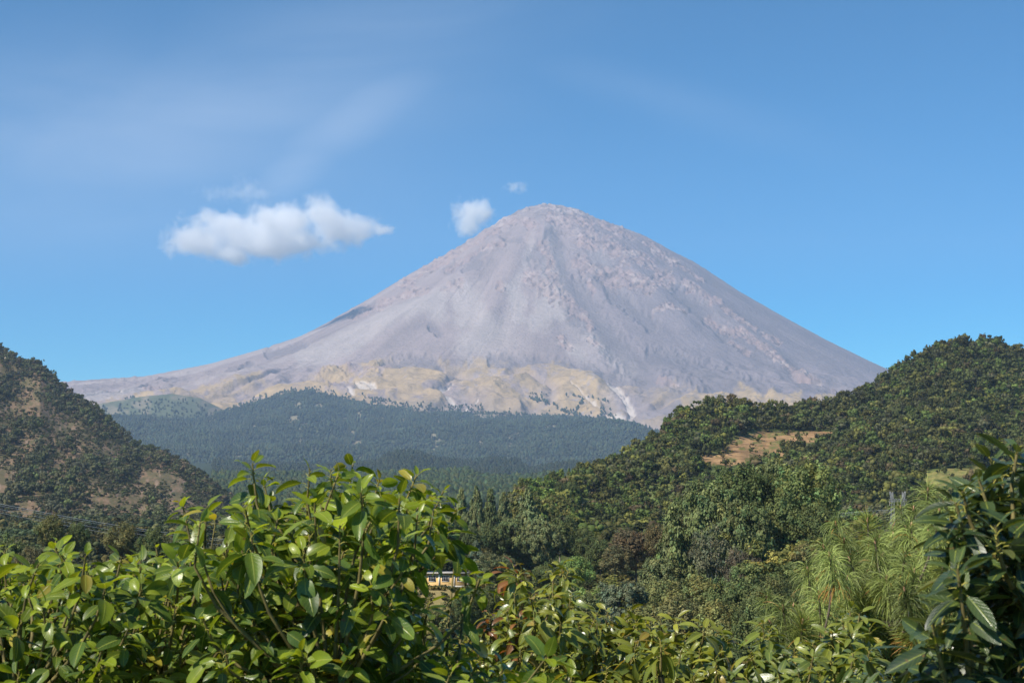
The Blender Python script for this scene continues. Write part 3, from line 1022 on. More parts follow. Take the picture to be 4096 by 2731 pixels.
# march each pixel onto the volcano surface
dd = np.arange(8200, 11500, 12.0)
pts = at(sp[:, 0][:, None], sp[:, 1][:, None], dd[None, :])
vz = volc_z(pts[..., 0], pts[..., 1])
hit = np.argmax(vz > pts[..., 2], axis=1)
ok = (vz > pts[..., 2]).any(1)
SP_P = pts[np.arange(len(sp)), hit][ok]
SP_P[:, 2] = vz[np.arange(len(sp)), hit][ok] - 1
P = np.vstack([P, SP_P])
n = len(P)
px, t, PB = sample_hill(bald, 150, 1000, 700, 0.1, 0.9, g)
P = np.vstack([P, PB])
n = len(P)
X, Y = proj(P)
stand = 1 + 0.45 * fbm(X / 60, Y / 25, 115, 4)[:, None]
HF = g.uniform(8, 20, n) * (1 + 0.6 * (g.random(n) < 0.10))
scatter('forest', P, HF, g.uniform(9, 15, n), stand * jitter_tint(n, g, GREEN * np.array([1.0, 1.0, 1.05])), far_protos, M['crown'], 'blue-green forest covering the slopes below the volcano')

px, t, P = sample_hill(dark_ridge, 850, 2700, 9000, 0, 1.0, g)
n = len(P)
scatter('forest', P, g.uniform(13, 24, n), g.uniform(8, 14, n), jitter_tint(n, g, GREEN * 0.85), far_protos, M['crown'], 'dark forest on the low ridge in the valley')
px, t, P = sample_hill(low_ridge, 850, 2700, 9000, 0, 1.0, g)
n = len(P)
mid_protos = [crown(k_, 9, 14, 0.15, 300 + i, (1, 1, 1), core=True) for i, k_ in enumerate(('round', 'round', 'pine', 'round'))]
scatter('forest', P, g.uniform(11, 20, n), g.uniform(9, 14, n), jitter_tint(n, g, GREEN * np.array([1.15, 1.2, 1.0])), far_protos, M['crown'], 'green wood on the valley floor behind the pines')

# ------------------------------------------------------------------ hill trees: the largest ones are things, the rest is stuff
TINTS = {'dark green': (0.108, 0.126, 0.038), 'olive': (0.165, 0.16, 0.046), 'bright green': (0.15, 0.205, 0.048), 'grey-green': (0.14, 0.142, 0.07), 'yellow-green': (0.23, 0.23, 0.052), 'brownish': (0.185, 0.14, 0.065)}
hill_protos = [crown(k_, nl, 21, 0.10, 400 + i, (1, 1, 1), core=True) for i, (k_, nl) in enumerate((('round', 6), ('round', 7), ('round', 5), ('layer', 9), ('pine', 9), ('round', 6)))]
shrub_protos = [crown('shrub', 5, 14, 0.16, 450 + i, (1, 1, 1), core=True) for i in range(3)]
BACK = {}

g = np.random.default_rng(8)
px, t, P = sample_hill(right, 2060, 4300, 13000, 0.02, 1.01, g)
X, Y = proj(P)
tan, fld, ter, scr = edge(TAN, X, Y), edge(FIELD, X, Y, 10), edge(TERR, X, Y, 5) + edge(SOIL, X, Y, 4), edge(SCRUB, X, Y)
tan = np.maximum(tan, in_poly(X, Y - 30, TAN) | in_poly(X, Y - 15, TAN))
fld = np.maximum(fld, in_poly(X, Y - 30, FIELD))
keep = (tan < .5) & (fld < .5) & (ter < .5)
keep &= g.random(len(X)) > 0.5 * scr
keep |= (g.random(len(X)) < 0.04 + 0.10 * tan + 0.14 * fld)
px, t, P, X, Y, scr, tan, fld = (a[keep] for a in (px, t, P, X, Y, scr, tan, fld))
n = len(P)
H = (3.4 + 8.6 * g.random(n) ** 1.7) * (1 - 0.4 * scr) * (1 - 0.55 * np.maximum(tan, fld))
H *= np.where(t > 0.93, 1.0, 1.0)
W = H * g.uniform(0.62, 1.25, n)
wts = np.array([0.46, 0.26, 0.10, 0.12, 0.03, 0.03])
wts2 = np.array([0.22, 0.2, 0.3, 0.08, 0.15, 0.05])
names = list(TINTS)
zone = fbm(X / 150, Y / 90, 141, 3) + 0.25 * ss(1500, 1950, Y)
ti = np.array([g.choice(6, p=(wts2 if (s > .5 or z_ > 0.28) else wts)) for s, z_ in zip(scr, zone)])
T = np.array([TINTS[k_] for k_ in names])[ti] * (1 + 0.26 * g.normal(size=(n, 1)))
T = np.clip(T, 0.01, .4)
ang = H / P[:, 1]
RH = dict(px=px, t=t, P=P, X=X, Y=Y, H=H, W=W, ti=ti, T=T, ang=ang)

px, t, P = sample_hill(left, -120, 1000, 9500, 0.02, 1.01, g)
X, Y = proj(P)
lm = lmask(X, Y)
lm = lm - 0.55 * ss(0.72, 0.9, t)
keep = lm < 0.26 + 0.42 * g.random(len(X))
keep &= pl_dist(X, Y, [(-20, 1450), (12, 1500)]) > 18
px, t, P, X, Y, lm = (a[keep] for a in (px, t, P, X, Y, lm))
n = len(P)
sh = (lm > 0.1) | (g.random(n) < 0.25)
H = np.where(sh, g.uniform(2.0, 5.0, n), g.uniform(6, 12, n))
W = H * np.where(sh, g.uniform(0.9, 1.4, n), g.uniform(0.7, 1.1, n))
LT = np.array([(0.115, 0.13, 0.052), (0.145, 0.142, 0.058), (0.155, 0.19, 0.062), (0.19, 0.145, 0.08), (0.13, 0.132, 0.072)])
li = g.choice(5, p=[.42, .22, .08, .13, .15], size=n)
T = np.clip(LT[li] * (1 + 0.2 * g.normal(size=(n, 1))), 0.01, .3)
LH = dict(px=px, t=t, P=P, X=X, Y=Y, H=H, W=W, ti=li, T=T, ang=H / P[:, 1])

# protos for the individual hill trees
ind_protos = {}


def ind_mesh(kind, tint, q, key):
    k_ = (kind, tint, q)
    if k_ not in ind_protos:
        V, fs, C = crown(kind, {'round': 20, 'layer': 26, 'pine': 30}[kind], 90, 0.055, 700 + len(ind_protos), TINTS[tint], core=False)
        tv, tf = trunk_geo(kind, 800 + len(ind_protos), limbs=4)
        ind_protos[k_] = (mesh('crown', V, fs, M['crown'], col=C), mesh('trunk', tv, tf, M['bark'], smooth=True))
    return ind_protos[k_]


RATIO = {'round': 1.25, 'pine': 2.0, 'cone': 2.3, 'layer': 1.25, 'sparse': 1.35, 'shrub': 1.0}


def plant(name, meshes, pos, h_, w_, rot, label, cat, group, kind='round'):
    """Tree on its base: the crown keeps its proportions at the top, the trunk spans the whole height."""
    o = thing(name, tuple(pos), label, cat, group)
    hc = min(h_, RATIO[kind] * w_)
    c_ = obj('crown', meshes[0], o, (0, 0, h_ - hc * 0.985))
    c_.scale = (w_, w_, hc)
    t_ = obj('trunk', meshes[1], o)
    t_.scale = (w_, w_, h_)
    o.rotation_euler = (0, 0, rot)
    return o


N_IND_R, N_IND_L = 165, 25
# largest in the photo first, spread out: greedily by angular size, plus the skyline
d = RH
order = np.argsort(-(d['ang'] * (1 + 0.9 * (d['t'] > 0.965))) + (d['X'] > 4100) * 10 + (d['X'] < 2060) * 10 + ((d['Y'] > 2180)) * 10)
sel = order[:N_IND_R]
used = np.zeros(len(d['P']), bool)
used[sel] = True


def zone_of(X, Y, t):
    if t > 0.93:
        return "on the right hill's highest skyline" if X > 3600 else "on the right hill's climbing skyline" if X > 3250 else 'on the flat skyline above the tan clearing' if X > 2760 else "on the right hill's low left skyline"
    if Y > 1990:
        return 'low on the slope behind the pylon' if X > 3300 else 'on the slope behind the dark grove' if X > 2700 else 'low on the slope by the terraced field'
    if X > 3600:
        return 'on the right hill by the yellow field'
    return 'below the tan clearing' if X < 3100 else 'halfway up the right hill'


for i in sel:
    kind = 'round' if g.random() < 0.75 else 'layer'
    tn = names[d['ti'][i]]
    me = ind_mesh(kind, tn, int(g.integers(2)), i)
    plant('broadleaf_tree', me, d['P'][i] - np.array([0, 0, .3]), d['H'][i] * 1.12, d['W'][i], g.random() * 6.28,
          f"small {tn} {'rounded' if kind == 'round' else 'layered'} tree {zone_of(d['X'][i], d['Y'][i], d['t'][i])}", 'tree', 'trees scattered over the right hill')
a = {k_: v[~used] for k_, v in d.items()}
scatter('wood', a['P'] - np.array([0, 0, .4]), a['H'], a['W'], a['T'], hill_protos, M['crown'], 'mixed green woodland covering the right hill')

d = LH
order = np.argsort(-d['ang'] * (1 + 1.2 * (d['t'] > 0.96)) + (d['X'] < 5) * 10 + (d['X'] > 620) * 10)
sel = order[:N_IND_L]
used = np.zeros(len(d['P']), bool)
used[sel] = True
for i in sel:
    tn = 'dark green' if d['ti'][i] in (0, 1) else 'grey-green'
    kind = 'round' if g.random() < 0.6 else 'pine'
    plant('hillside_tree', ind_mesh(kind, tn, int(g.integers(2)), i), d['P'][i] - np.array([0, 0, .3]), d['H'][i] * 1.15, d['W'][i] * .9, g.random() * 6.28,
          f"{tn} {'rounded' if kind == 'round' else 'slender'} tree {'on the steep skyline of the left hill' if d['t'][i] > .9 else 'near the foot of the brown left hill'}", 'tree', 'trees on the steep left hill')
a = {k_: v[~used] for k_, v in d.items()}
scatter('scrub', a['P'] - np.array([0, 0, .4]), a['H'], a['W'], a['T'], hill_protos + shrub_protos, M['crown'], 'dark scrub and small trees covering the brown left hill')

# rock outcrop on the left hill
iv, jf = ico(3)
q = at(2, 1462, 2215)
rv = iv * np.array([14, 10, 19]) * (0.8 + 0.5 * (fbm(iv[:, 0] * 3 + 5, iv[:, 2] * 3, 151, 4)))[:, None]
tag(obj('rock_outcrop', mesh('rock_outcrop', rv, jf, mat_noise('pale_rock', (0.2, 0.16, 0.12), (0.48, 0.42, 0.34), 0.18, bump=1.5)), loc=tuple(q + np.array([0, 12, 0]))),
    'pale bare rock face among the trees on the left hill', 'rock')

# ------------------------------------------------------------------ the belt of trees in the valley
belt_cache = {}
SPEC = {  # kind: lobes, leaves per lobe, leaf size, material, flatten, trunk radius, limbs
    'round': (46, 250, 0.022, 'crown', 1.0, 0.02, 6), 'pine': (72, 300, 0.022, 'needle_crown', 0.75, 0.017, 9), 'cone': (110, 200, 0.022, 'needle_crown', 0.8, 0.014, 8),
    'layer': (60, 200, 0.024, 'crown', 0.6, 0.018, 8), 'sparse': (46, 120, 0.020, 'crown', 1.0, 0.02, 9), 'shrub': (22, 380, 0.03, 'crown', 1.0, 0.015, 4)}


def belt_mesh(kind, tint, var):
    k_ = (kind, tint, var)
    if k_ not in belt_cache:
        nl, per, size, mt, fl, tr, lb = SPEC[kind]
        V, fs, C = crown(kind, nl, per, size, 900 + 13 * len(belt_cache), tint, flat=fl)
        tv, tf = trunk_geo(kind, 950 + len(belt_cache), top=0.3 if kind == 'shrub' else 0.86 if kind in ('pine', 'cone') else 0.72, rad=tr, limbs=lb)
        belt_cache[k_] = (mesh('crown', V, fs, M[mt], col=C), mesh('trunk', tv, tf, M['pale_bark' if kind == 'sparse' else 'bark'], smooth=True))
    return belt_cache[k_]


DG, PG, OG, YG, BR, GG, BG, LG = (0.070, 0.086, 0.029), (0.105, 0.12, 0.046), (0.115, 0.115, 0.038), (0.16, 0.16, 0.04), (0.092, 0.070, 0.036), (0.105, 0.108, 0.06), (0.075, 0.098, 0.058), (0.105, 0.15, 0.042)
# name, kind, tint, variant, px, top py, width px, distance, label, group
BELT = [
    ('pine_tree', 'cone', PG, 0, 1846, 1962, 120, 470, 'tall grey-green pine, leftmost of the valley pine row beside the broad leaves', 'pines in the valley'),
    ('pine_tree', 'cone', PG, 1, 1905, 1950, 120, 460, 'tall light-topped pine, second from the left in the valley pine row', 'pines in the valley'),
    ('pine_tree', 'cone', DG, 0, 1961, 1953, 110, 475, 'dark narrow-topped pine between two lighter pines in the valley row', 'pines in the valley'),
    ('pine_tree', 'cone', PG, 0, 2016, 1974, 120, 465, 'slightly shorter pine right of the dark one in the valley row', 'pines in the valley'),
    ('pine_tree', 'cone', PG, 0, 2112, 1958, 175, 440, 'tall pointed pine standing apart with its pale trunk showing', 'pines in the valley'),
    ('pine_tree', 'pine', PG, 1, 2172, 2080, 150, 420, 'short spreading pine in front of the tall pointed one', 'pines in the valley'),
    ('pine_tree', 'sparse', DG, 0, 2238, 2052, 165, 430, 'dark open pine with bare lower trunk at the right end of the pine row', 'pines in the valley'),
    ('pine_tree', 'pine', DG, 1, 2060, 2080, 150, 430, 'dark pine filling the gap below the tall pointed pine', 'pines in the valley'),
    ('broadleaf_tree', 'round', DG, 0, 1968, 2100, 150, 425, 'dark broad tree under the middle of the pine row', None),
    ('broadleaf_tree', 'round', DG, 1, 1880, 2110, 150, 420, 'dark broad tree under the left pines above the yellow house', None),
    ('broadleaf_tree', 'round', DG, 0, 1790, 2060, 160, 440, 'dark tree left of the pine row, half behind the broad leaves', None),
    ('fir_tree', 'cone', BG, 0, 1903, 2166, 120, 385, 'pale blue-green conifer behind the yellow house', None),
    ('broadleaf_tree', 'round', (0.095, 0.105, 0.046), 2, 1972, 2212, 190, 330, 'round dusty green tree right of the yellow house', None),
    ('broadleaf_tree', 'round', DG, 1, 1885, 2352, 150, 250, 'dark bushy tree below the yellow house', None),
    ('broadleaf_tree', 'round', DG, 2, 1975, 2330, 130, 255, 'dark bushy tree beside the reddish avocado shoots', None),
    ('shrub', 'shrub', OG, 0, 1770, 2362, 180, 270, 'olive shrub on the dry bank below the yellow house', None),
    ('cedar_tree', 'layer', (0.09, 0.098, 0.048), 0, 1203, 2025, 180, 300, 'dark grey-green cedar showing through the broad leaves', None),
    ('broadleaf_tree', 'round', DG, 0, 2240, 1925, 80, 700, 'dark upright tree, left of a close pair at the foot of the right hill', None),
    ('broadleaf_tree', 'round', DG, 1, 2288, 1928, 80, 705, 'dark upright tree, right of a close pair at the foot of the right hill', None),
    ('broadleaf_tree', 'round', DG, 2, 2165, 1950, 105, 690, 'broad dark tree just right of the tall pointed pine on the valley edge', None),
    ('broadleaf_tree', 'round', OG, 0, 2352, 1895, 70, 800, 'round olive tree between the dark pair and the twin conifers', None),
    ('fir_tree', 'cone', (0.05, 0.068, 0.03), 1, 2411, 1838, 75, 880, 'dark conifer, shorter of the twin conifers on the hill shoulder', None),
    ('fir_tree', 'cone', (0.05, 0.068, 0.03), 0, 2452, 1824, 85, 890, 'dark conifer, taller of the twin conifers on the hill shoulder', None),
    ('broadleaf_tree', 'round', BR, 0, 2540, 2112, 230, 400, 'reddish brown autumn tree standing at the foot of the right hill', None),
    ('broadleaf_tree', 'round', (0.098, 0.080, 0.034), 1, 2632, 2100, 130, 390, 'brown and orange tree behind the pale cone-shaped conifer', None),
    ('broadleaf_tree', 'round', (0.10, 0.092, 0.042), 2, 2470, 2180, 150, 395, 'dull brown-green tree left of the reddish brown tree', None),
    ('fir_tree', 'cone', LG, 0, 2672, 2106, 165, 330, 'light green conifer with a rounded cone shape left of the tall grove', None),
    ('fir_tree', 'pine', PG, 0, 2640, 2240, 170, 300, 'grey-green conifer below the light green cone-shaped one', None),
    ('grove_tree', 'pine', DG, 0, 2836, 1955, 300, 300, 'dark full tree on the left side of the tall grove', 'tall trees of the dark grove'),
    ('grove_tree', 'round', (0.078, 0.10, 0.032), 0, 2965, 1872, 270, 310, 'tall dark tree, left summit of the grove', 'tall trees of the dark grove'),
    ('grove_tree', 'pine', (0.088, 0.102, 0.034), 1, 3078, 1872, 230, 318, 'narrow dark tree, middle summit of the grove', 'tall trees of the dark grove'),
    ('grove_tree', 'round', (0.096, 0.115, 0.036), 1, 3225, 1856, 300, 305, 'broad rounded tree, tallest at the right end of the grove', 'tall trees of the dark grove'),
    ('grove_tree', 'round', DG, 2, 3130, 1975, 280, 298, 'dark tree in the hollow before the two right grove summits', 'tall trees of the dark grove'),
    ('grove_tree', 'pine', DG, 1, 2960, 2020, 260, 290, 'dark tree in the centre front of the grove', 'tall trees of the dark grove'),
    ('grove_tree', 'pine', PG, 1, 2750, 2030, 220, 310, 'lighter tree leaning out on the left edge of the grove', 'tall trees of the dark grove'),
    ('grove_tree', 'round', DG, 0, 3270, 2030, 220, 295, 'dark tree under the right shoulder of the grove', 'tall trees of the dark grove'),
    ('pale_trunk_tree', 'sparse', GG, 0, 2858, 2110, 240, 262, 'thin grey tree with pale bare trunk before the grove', None),
    ('pale_trunk_tree', 'sparse', (0.10, 0.085, 0.055), 1, 2965, 2200, 190, 258, 'small greyish-brown half-bare tree beside the pale-trunked one', None),
    ('layered_tree', 'layer', (0.135, 0.13, 0.034), 0, 3125, 2140, 350, 255, 'wide yellowish tree with layered boughs before the grove', None),
    ('layered_tree', 'layer', DG, 1, 3060, 2240, 260, 245, 'dark layered tree under the wide yellowish one', None),
    ('layered_tree', 'layer', (0.12, 0.108, 0.04), 0, 3260, 2170, 200, 250, 'olive-brown layered tree left of the drooping pine', None),
    ('shrub', 'shrub', YG, 0, 2440, 2275, 330, 300, 'wide yellow-green thicket in the valley below the brown tree', None),
    ('shrub', 'shrub', LG, 1, 2350, 2300, 200, 290, 'bright green shrub left of the yellow-green thicket', None),
    ('feathery_conifer', 'pine', (0.085, 0.10, 0.055), 1, 2480, 2335, 210, 230, 'feathery blue-green conifer above the bronze avocado tips', None),
    ('broadleaf_tree', 'round', (0.105, 0.112, 0.04), 0, 2640, 2300, 230, 240, 'rounded olive tree below the grey-green conifer', None),
    ('broadleaf_tree', 'round', OG, 1, 2780, 2300, 260, 232, 'broad olive tree at the centre of the valley thicket', None),
    ('broadleaf_tree', 'round', DG, 2, 2930, 2290, 240, 228, 'dark round tree below the half-bare tree', None),
    ('broadleaf_tree', 'round', (0.085, 0.096, 0.034), 1, 3080, 2320, 230, 215, 'dark green tree behind the lower pine tufts', None),
    ('broadleaf_tree', 'round', DG, 0, 3200, 2300, 210, 220, 'very dark tree in the shade left of the drooping pine', None),
    ('broadleaf_tree', 'round', (0.115, 0.115, 0.046), 2, 2720, 2400, 260, 190, 'olive tree rising just above the middle avocado leaves', None),
    ('broadleaf_tree', 'round', OG, 0, 2880, 2400, 260, 185, 'olive-green tree behind the gap in the avocado leaves', None),
    ('broadleaf_tree', 'round', DG, 1, 3010, 2410, 220, 180, 'dark tree between the avocado leaves and the lower pine tufts', None),
    ('broadleaf_tree', 'round', OG, 2, 2580, 2385, 220, 200, 'olive bush right of the feathery conifer', None),
    ('broadleaf_tree', 'round', (0.10, 0.11, 0.042), 0, 2330, 2380, 220, 215, 'dull green bush behind the upright avocado shoot', None),
    ('broadleaf_tree', 'round', DG, 2, 2200, 2250, 170, 330, 'dark shrubby tree behind the two tall avocado shoots', None),
    ('broadleaf_tree', 'round', LG, 0, 2300, 2230, 160, 360, 'fresh green tree between the pine row and the thicket', None),
    ('broadleaf_tree', 'round', DG, 1, 2400, 2160, 150, 420, 'dark tree on the slope left of the brown trees', None),
    ('broadleaf_tree', 'round', DG, 0, 2330, 2120, 140, 450, 'dark round tree right of the open pine', None),
    ('broadleaf_tree', 'round', (0.09, 0.088, 0.03), 0, 204, 2062, 130, 330, 'rounded dark olive tree top under the power lines, nearest the left edge', 'tree tops below the left hill'),
    ('broadleaf_tree', 'round', DG, 1, 310, 2098, 110, 335, 'brownish dark tree top between the two rounded ones under the power lines', 'tree tops below the left hill'),
    ('broadleaf_tree', 'round', (0.095, 0.09, 0.032), 2, 487, 2096, 150, 325, 'rounded olive tree top under the power lines, right of the other two', 'tree tops below the left hill'),
    ('broadleaf_tree', 'round', DG, 2, 40, 2140, 190, 320, 'broad dark tree at the left edge below the hill', 'tree tops below the left hill'),
    ('broadleaf_tree', 'round', (0.10, 0.092, 0.042), 0, 130, 2180, 170, 290, 'dull olive tree behind the left leafy shoots', 'tree tops below the left hill'),
    ('shrub', 'shrub', (0.085, 0.095, 0.04), 2, 30, 2290, 170, 230, 'grey-green bush at the left edge behind the leaves', None),
    ('broadleaf_tree', 'round', DG, 0, 30, 2400, 190, 200, 'dark bush at the left edge low behind the leaves', None),
    ('broadleaf_tree', 'round', DG, 1, 620, 2120, 150, 320, 'dark tree glimpsed through gaps left of the tall leafy shoot', None),
    ('broadleaf_tree', 'round', DG, 2, 760, 2110, 170, 330, 'dark tree glimpsed behind the stem of the tall leafy shoot', None),
    ('broadleaf_tree', 'round', DG, 0, 1050, 2080, 190, 320, 'dark tree left of the cedar behind the leaves', None),
    ('broadleaf_tree', 'round', DG, 1, 1380, 2070, 190, 320, 'dark tree right of the cedar behind the leaves', None),
    ('broadleaf_tree', 'round', (0.085, 0.092, 0.036), 2, 1560, 2060, 200, 340, 'dark tree behind the right end of the broad-leaved crown', None),
    ('broadleaf_tree', 'round', DG, 0, 1690, 2110, 170, 380, 'dark tree directly behind the yellow house', None),
    ('broadleaf_tree', 'round', DG, 0, 3420, 2160, 230, 260, 'dark tree close behind the left pine shoots', None),
    ('broadleaf_tree', 'round', OG, 1, 3560, 2130, 200, 380, 'olive tree at the foot of the lattice pylon', None),
    ('broadleaf_tree', 'round', DG, 2, 3700, 2090, 220, 390, 'dark tree right of the lattice pylon behind the pine', None),
    ('broadleaf_tree', 'round', DG, 1, 3900, 2060, 240, 380, 'dark tree behind the right foreground leaves', None),
]
for nm, kind, tint, var, px, py, wd, D, label, grp in BELT:
    top_ = at(px, py, D)
    zb = float(ground_z(np.array(top_[0]), np.array(D)))
    rh = right.point(px, np.clip((D - np.interp(px, right.fx, right.fd)) / (np.interp(px, right.px, right.cd) - np.interp(px, right.fx, right.fd)), -0.1, 1)) if px > 2040 else None
    if rh is not None and D > np.interp(px, right.fx, right.fd):
        zb = max(zb, rh[2])
    hh = (top_[2] - zb) / 0.97
    ww = wd / F * D / 0.92
    if kind == 'shrub':
        ww *= 1.0
    grp = grp or {'broadleaf_tree': 'broadleaf trees in the valley', 'shrub': 'shrubs in the valley', 'fir_tree': 'firs and cypresses in the valley'}.get(nm)
    # crowns of low trees reach the ground, tall ones keep their width in proportion
    plant(nm, belt_mesh(kind, tuple(1.55 * q for q in tint), var), (top_[0], D, zb - 0.1), hh, ww, (px * 0.7) % 6.28, label, 'shrub' if nm == 'shrub' else 'tree', grp, kind)

# undergrowth between the belt trees
g = np.random.default_rng(12)
n = 3200
y = g.uniform(90, 620, n)
x = g.uniform(-0.36, 0.36, n) * y
z = ground_z(x, y)
h_ = g.uniform(1.5, 4.5, n)
X, Y = proj(np.stack([x, y, z], -1))
keep = ~((X > 1640) & (X < 1900) & (y > 290) & (y < 380)) | (h_ < 1.7)
keep &= ~((X > 1640) & (X < 1920) & (y > 345) & (y < 385))
xb, yb = g.uniform(-24, -5, 110), g.uniform(322, 339, 110)
x, y, keep = np.append(x, xb), np.append(y, yb), np.append(keep, np.ones(110, bool))
z = ground_z(x, y)
h_ = np.append(h_, g.uniform(0.5, 1.5, 110))
n = len(x)
T = jitter_tint(n, g, (0.15, 0.155, 0.05), 0.3, 0.28)
scatter('undergrowth', np.stack([x, y, z - .2], -1)[keep], h_[keep], (h_ * g.uniform(1.1, 1.9, n))[keep], T[keep], [crown('shrub', 7, 35, 0.11, 460 + i, (1, 1, 1), core=True) for i in range(4)], M['crown'],
        'low bushes filling the valley between the trees')

n = 2600
y = g.uniform(380, 1250, n)
x = g.uniform(-0.42, -0.02, n) * y
z = ground_z(x, y)
h_ = g.uniform(4, 9, n)
scatter('valley_wood', np.stack([x, y, z - .3], -1), h_, h_ * g.uniform(0.9, 1.4, n), jitter_tint(n, g, (0.11, 0.12, 0.046), 0.25, 0.3), hill_protos, M['crown'], 'low woodland on the valley floor below the left hill')

# ------------------------------------------------------------------ yellow house, water tank, white house
wallm = mat_noise('yellow_plaster', (0.56, 0.36, 0.14), (0.66, 0.44, 0.19), 0.8, bump=0.01)
whitem = mat_noise('white_plaster', (0.62, 0.58, 0.52), (0.78, 0.74, 0.68), 1.0)
slabm = mat_noise('concrete_slab', (0.30, 0.28, 0.25), (0.42, 0.39, 0.35), 1.0)
glassm = mat_noise('dark_glazing', (0.02, 0.022, 0.03), (0.05, 0.055, 0.07), 1.0, rough=0.1, spec=0.6)
HD = 340.0
hb = at(1785, 2344, HD)
ho = thing('house', tuple(hb), 'yellow single-storey house with a flat concrete roof half hidden by leaves', 'house')
k = HD / F
Wd, Hh, Dp = 176 * k, 50 * k, 7.0
obj('wall', mesh('wall', *box((0, Dp / 2, Hh / 2 - 1), (Wd, Dp, Hh + 2), ), wallm), ho)
obj('roof', mesh('roof', *box((0.1, Dp / 2 - 0.12, Hh + 0.11), (Wd + 1.1, Dp + 0.9, 0.22)), slabm), ho)
obj('plinth', mesh('plinth', *box((0, -0.03, -0.15), (Wd + 0.1, 0.12, 0.62)), whitem), ho)
for q in (-0.49, -0.16, 0.18, 0.49):
    obj('pillar', mesh('pillar', *box((q * Wd, -0.05, Hh / 2 + .05), (0.28, 0.16, Hh - 0.12)), whitem), ho)
for q in (-0.32, -0.02, 0.32):
    wv, wf = [], []
    fr = join([box((q * Wd, -0.04, Hh * .62 + s * 0.62), (1.5, 0.1, 0.07)) for s in (-1, 1)] + [box((q * Wd + s * 0.74, -0.04, Hh * .62), (0.07, 0.1, 1.24)) for s in (-1, 1)] +
              [box((q * Wd + s * 0.37, -0.045, Hh * .62), (0.05, 0.07, 1.17)) for s in (-1, 0, 1)])
    wo = obj('window', mesh('window', *fr, whitem), ho)
    obj('pane', mesh('pane', *box((q * Wd, -0.01, Hh * .62), (1.42, 0.05, 1.18)), glassm), wo)
# water tank on the roof
tp = hb + np.array([58 * k, 2.0, Hh + 0.22])
zz = np.array([0.0, 0.02, 0.2, 0.6, 0.62, 1.0, 1.02, 1.25, 1.4, 1.45])
rrr = np.array([0.5, 0.62, 0.66, 0.66, 0.62, 0.62, 0.66, 0.62, 0.3, 0.02])
tag(obj('water_tank', mesh('water_tank', *tube(np.stack([zz * 0, zz * 0, zz], 1), rrr, 16), mat_noise('black_plastic', (0.012, 0.012, 0.014), (0.025, 0.025, 0.03), 2.0, rough=0.4), smooth=True), loc=tuple(tp)),
    'black ribbed water tank on the flat roof of the yellow house', 'water tank')

tt = (0.52,)
wp = right.point(3382, 0.50)
X, Y = proj(wp[None])
ts = np.linspace(0.1, 0.95, 60)
Yt = proj(right.point(np.full(60, 3382.0), ts))[1]
tb = float(np.interp(-1945, -Yt, ts))
wp = right.point(3382, tb)
wh = thing('cottage', tuple(wp), 'tiny cottage with a pale roof among the trees of the right hill', 'house')
obj('wall', mesh('wall', *box((0, 0, 1.2), (5.5, 4, 3.6)), whitem), wh)
rv = np.array([[-3.1, -2.4, 3.0], [3.1, -2.4, 3.0], [3.1, 2.4, 3.0], [-3.1, 2.4, 3.0], [-3.1, 0, 4.2], [3.1, 0, 4.2]])
obj('roof', mesh('roof', rv, [np.array([[0, 1, 5, 4], [2, 3, 4, 5], [0, 3, 2, 1]]), np.array([[0, 4, 3], [1, 2, 5]])], mat_noise('tin_roof', (0.5, 0.48, 0.45), (0.7, 0.68, 0.64), 1.0)), wh)
obj('door', mesh('door', *box((-1.2, -2.02, 1.0), (0.9, 0.08, 2.0)), mat_noise('door_wood', (0.08, 0.05, 0.03), (0.14, 0.09, 0.05), 3.0)), wh)
obj('window', mesh('window', *box((1.2, -2.02, 1.5), (1.1, 0.08, 1.0)), glassm), wh)

# ------------------------------------------------------------------ pylon and power lines
steel = mat_noise('galvanised_steel', (0.26, 0.26, 0.26), (0.40, 0.40, 0.39), 2.0, rough=0.55, metal=0.3)
PD = 560.0
ptop = at(3590, 1965, PD)
zb = float(max(ground_z(np.array(ptop[0]), np.array(PD)), right.point(3590, (PD - 430) / (1285 - 430.0))[2]))
py_ = thing('pylon', (ptop[0], PD, zb), 'grey lattice power pylon with two forked arms above the drooping pine', 'pylon')
s = PD / F
Ht = ptop[2] - zb


def bar(a, b, r_=0.09):
    return tube(np.array([a, b], float), r_, 4)


def lattice(p0, p1, w0, w1, n):
    """Square lattice mast between two points."""
    p0, p1 = np.array(p0, float), np.array(p1, float)
    out_ = []
    ax = nrm(p1 - p0)
    e1 = nrm(np.cross(ax, [0, 1, 0.01]))
    e2 = np.cross(ax, e1)
    ring = []
    for q in range(n + 1):
        f = q / n
        c_, w_ = p0 + (p1 - p0) * f, (w0 + (w1 - w0) * f) / 2
        ring.append([c_ + e1 * w_ * a + e2 * w_ * b for a, b in ((1, 1), (-1, 1), (-1, -1), (1, -1))])
    for q in range(n):
        for j in range(4):
            out_.append(bar(ring[q][j], ring[q + 1][j], 0.065))
            out_.append(bar(ring[q][j], ring[q + 1][(j + 1) % 4], 0.04))
            out_.append(bar(ring[q + 1][j], ring[q + 1][(j + 1) % 4], 0.035))
    return join(out_)


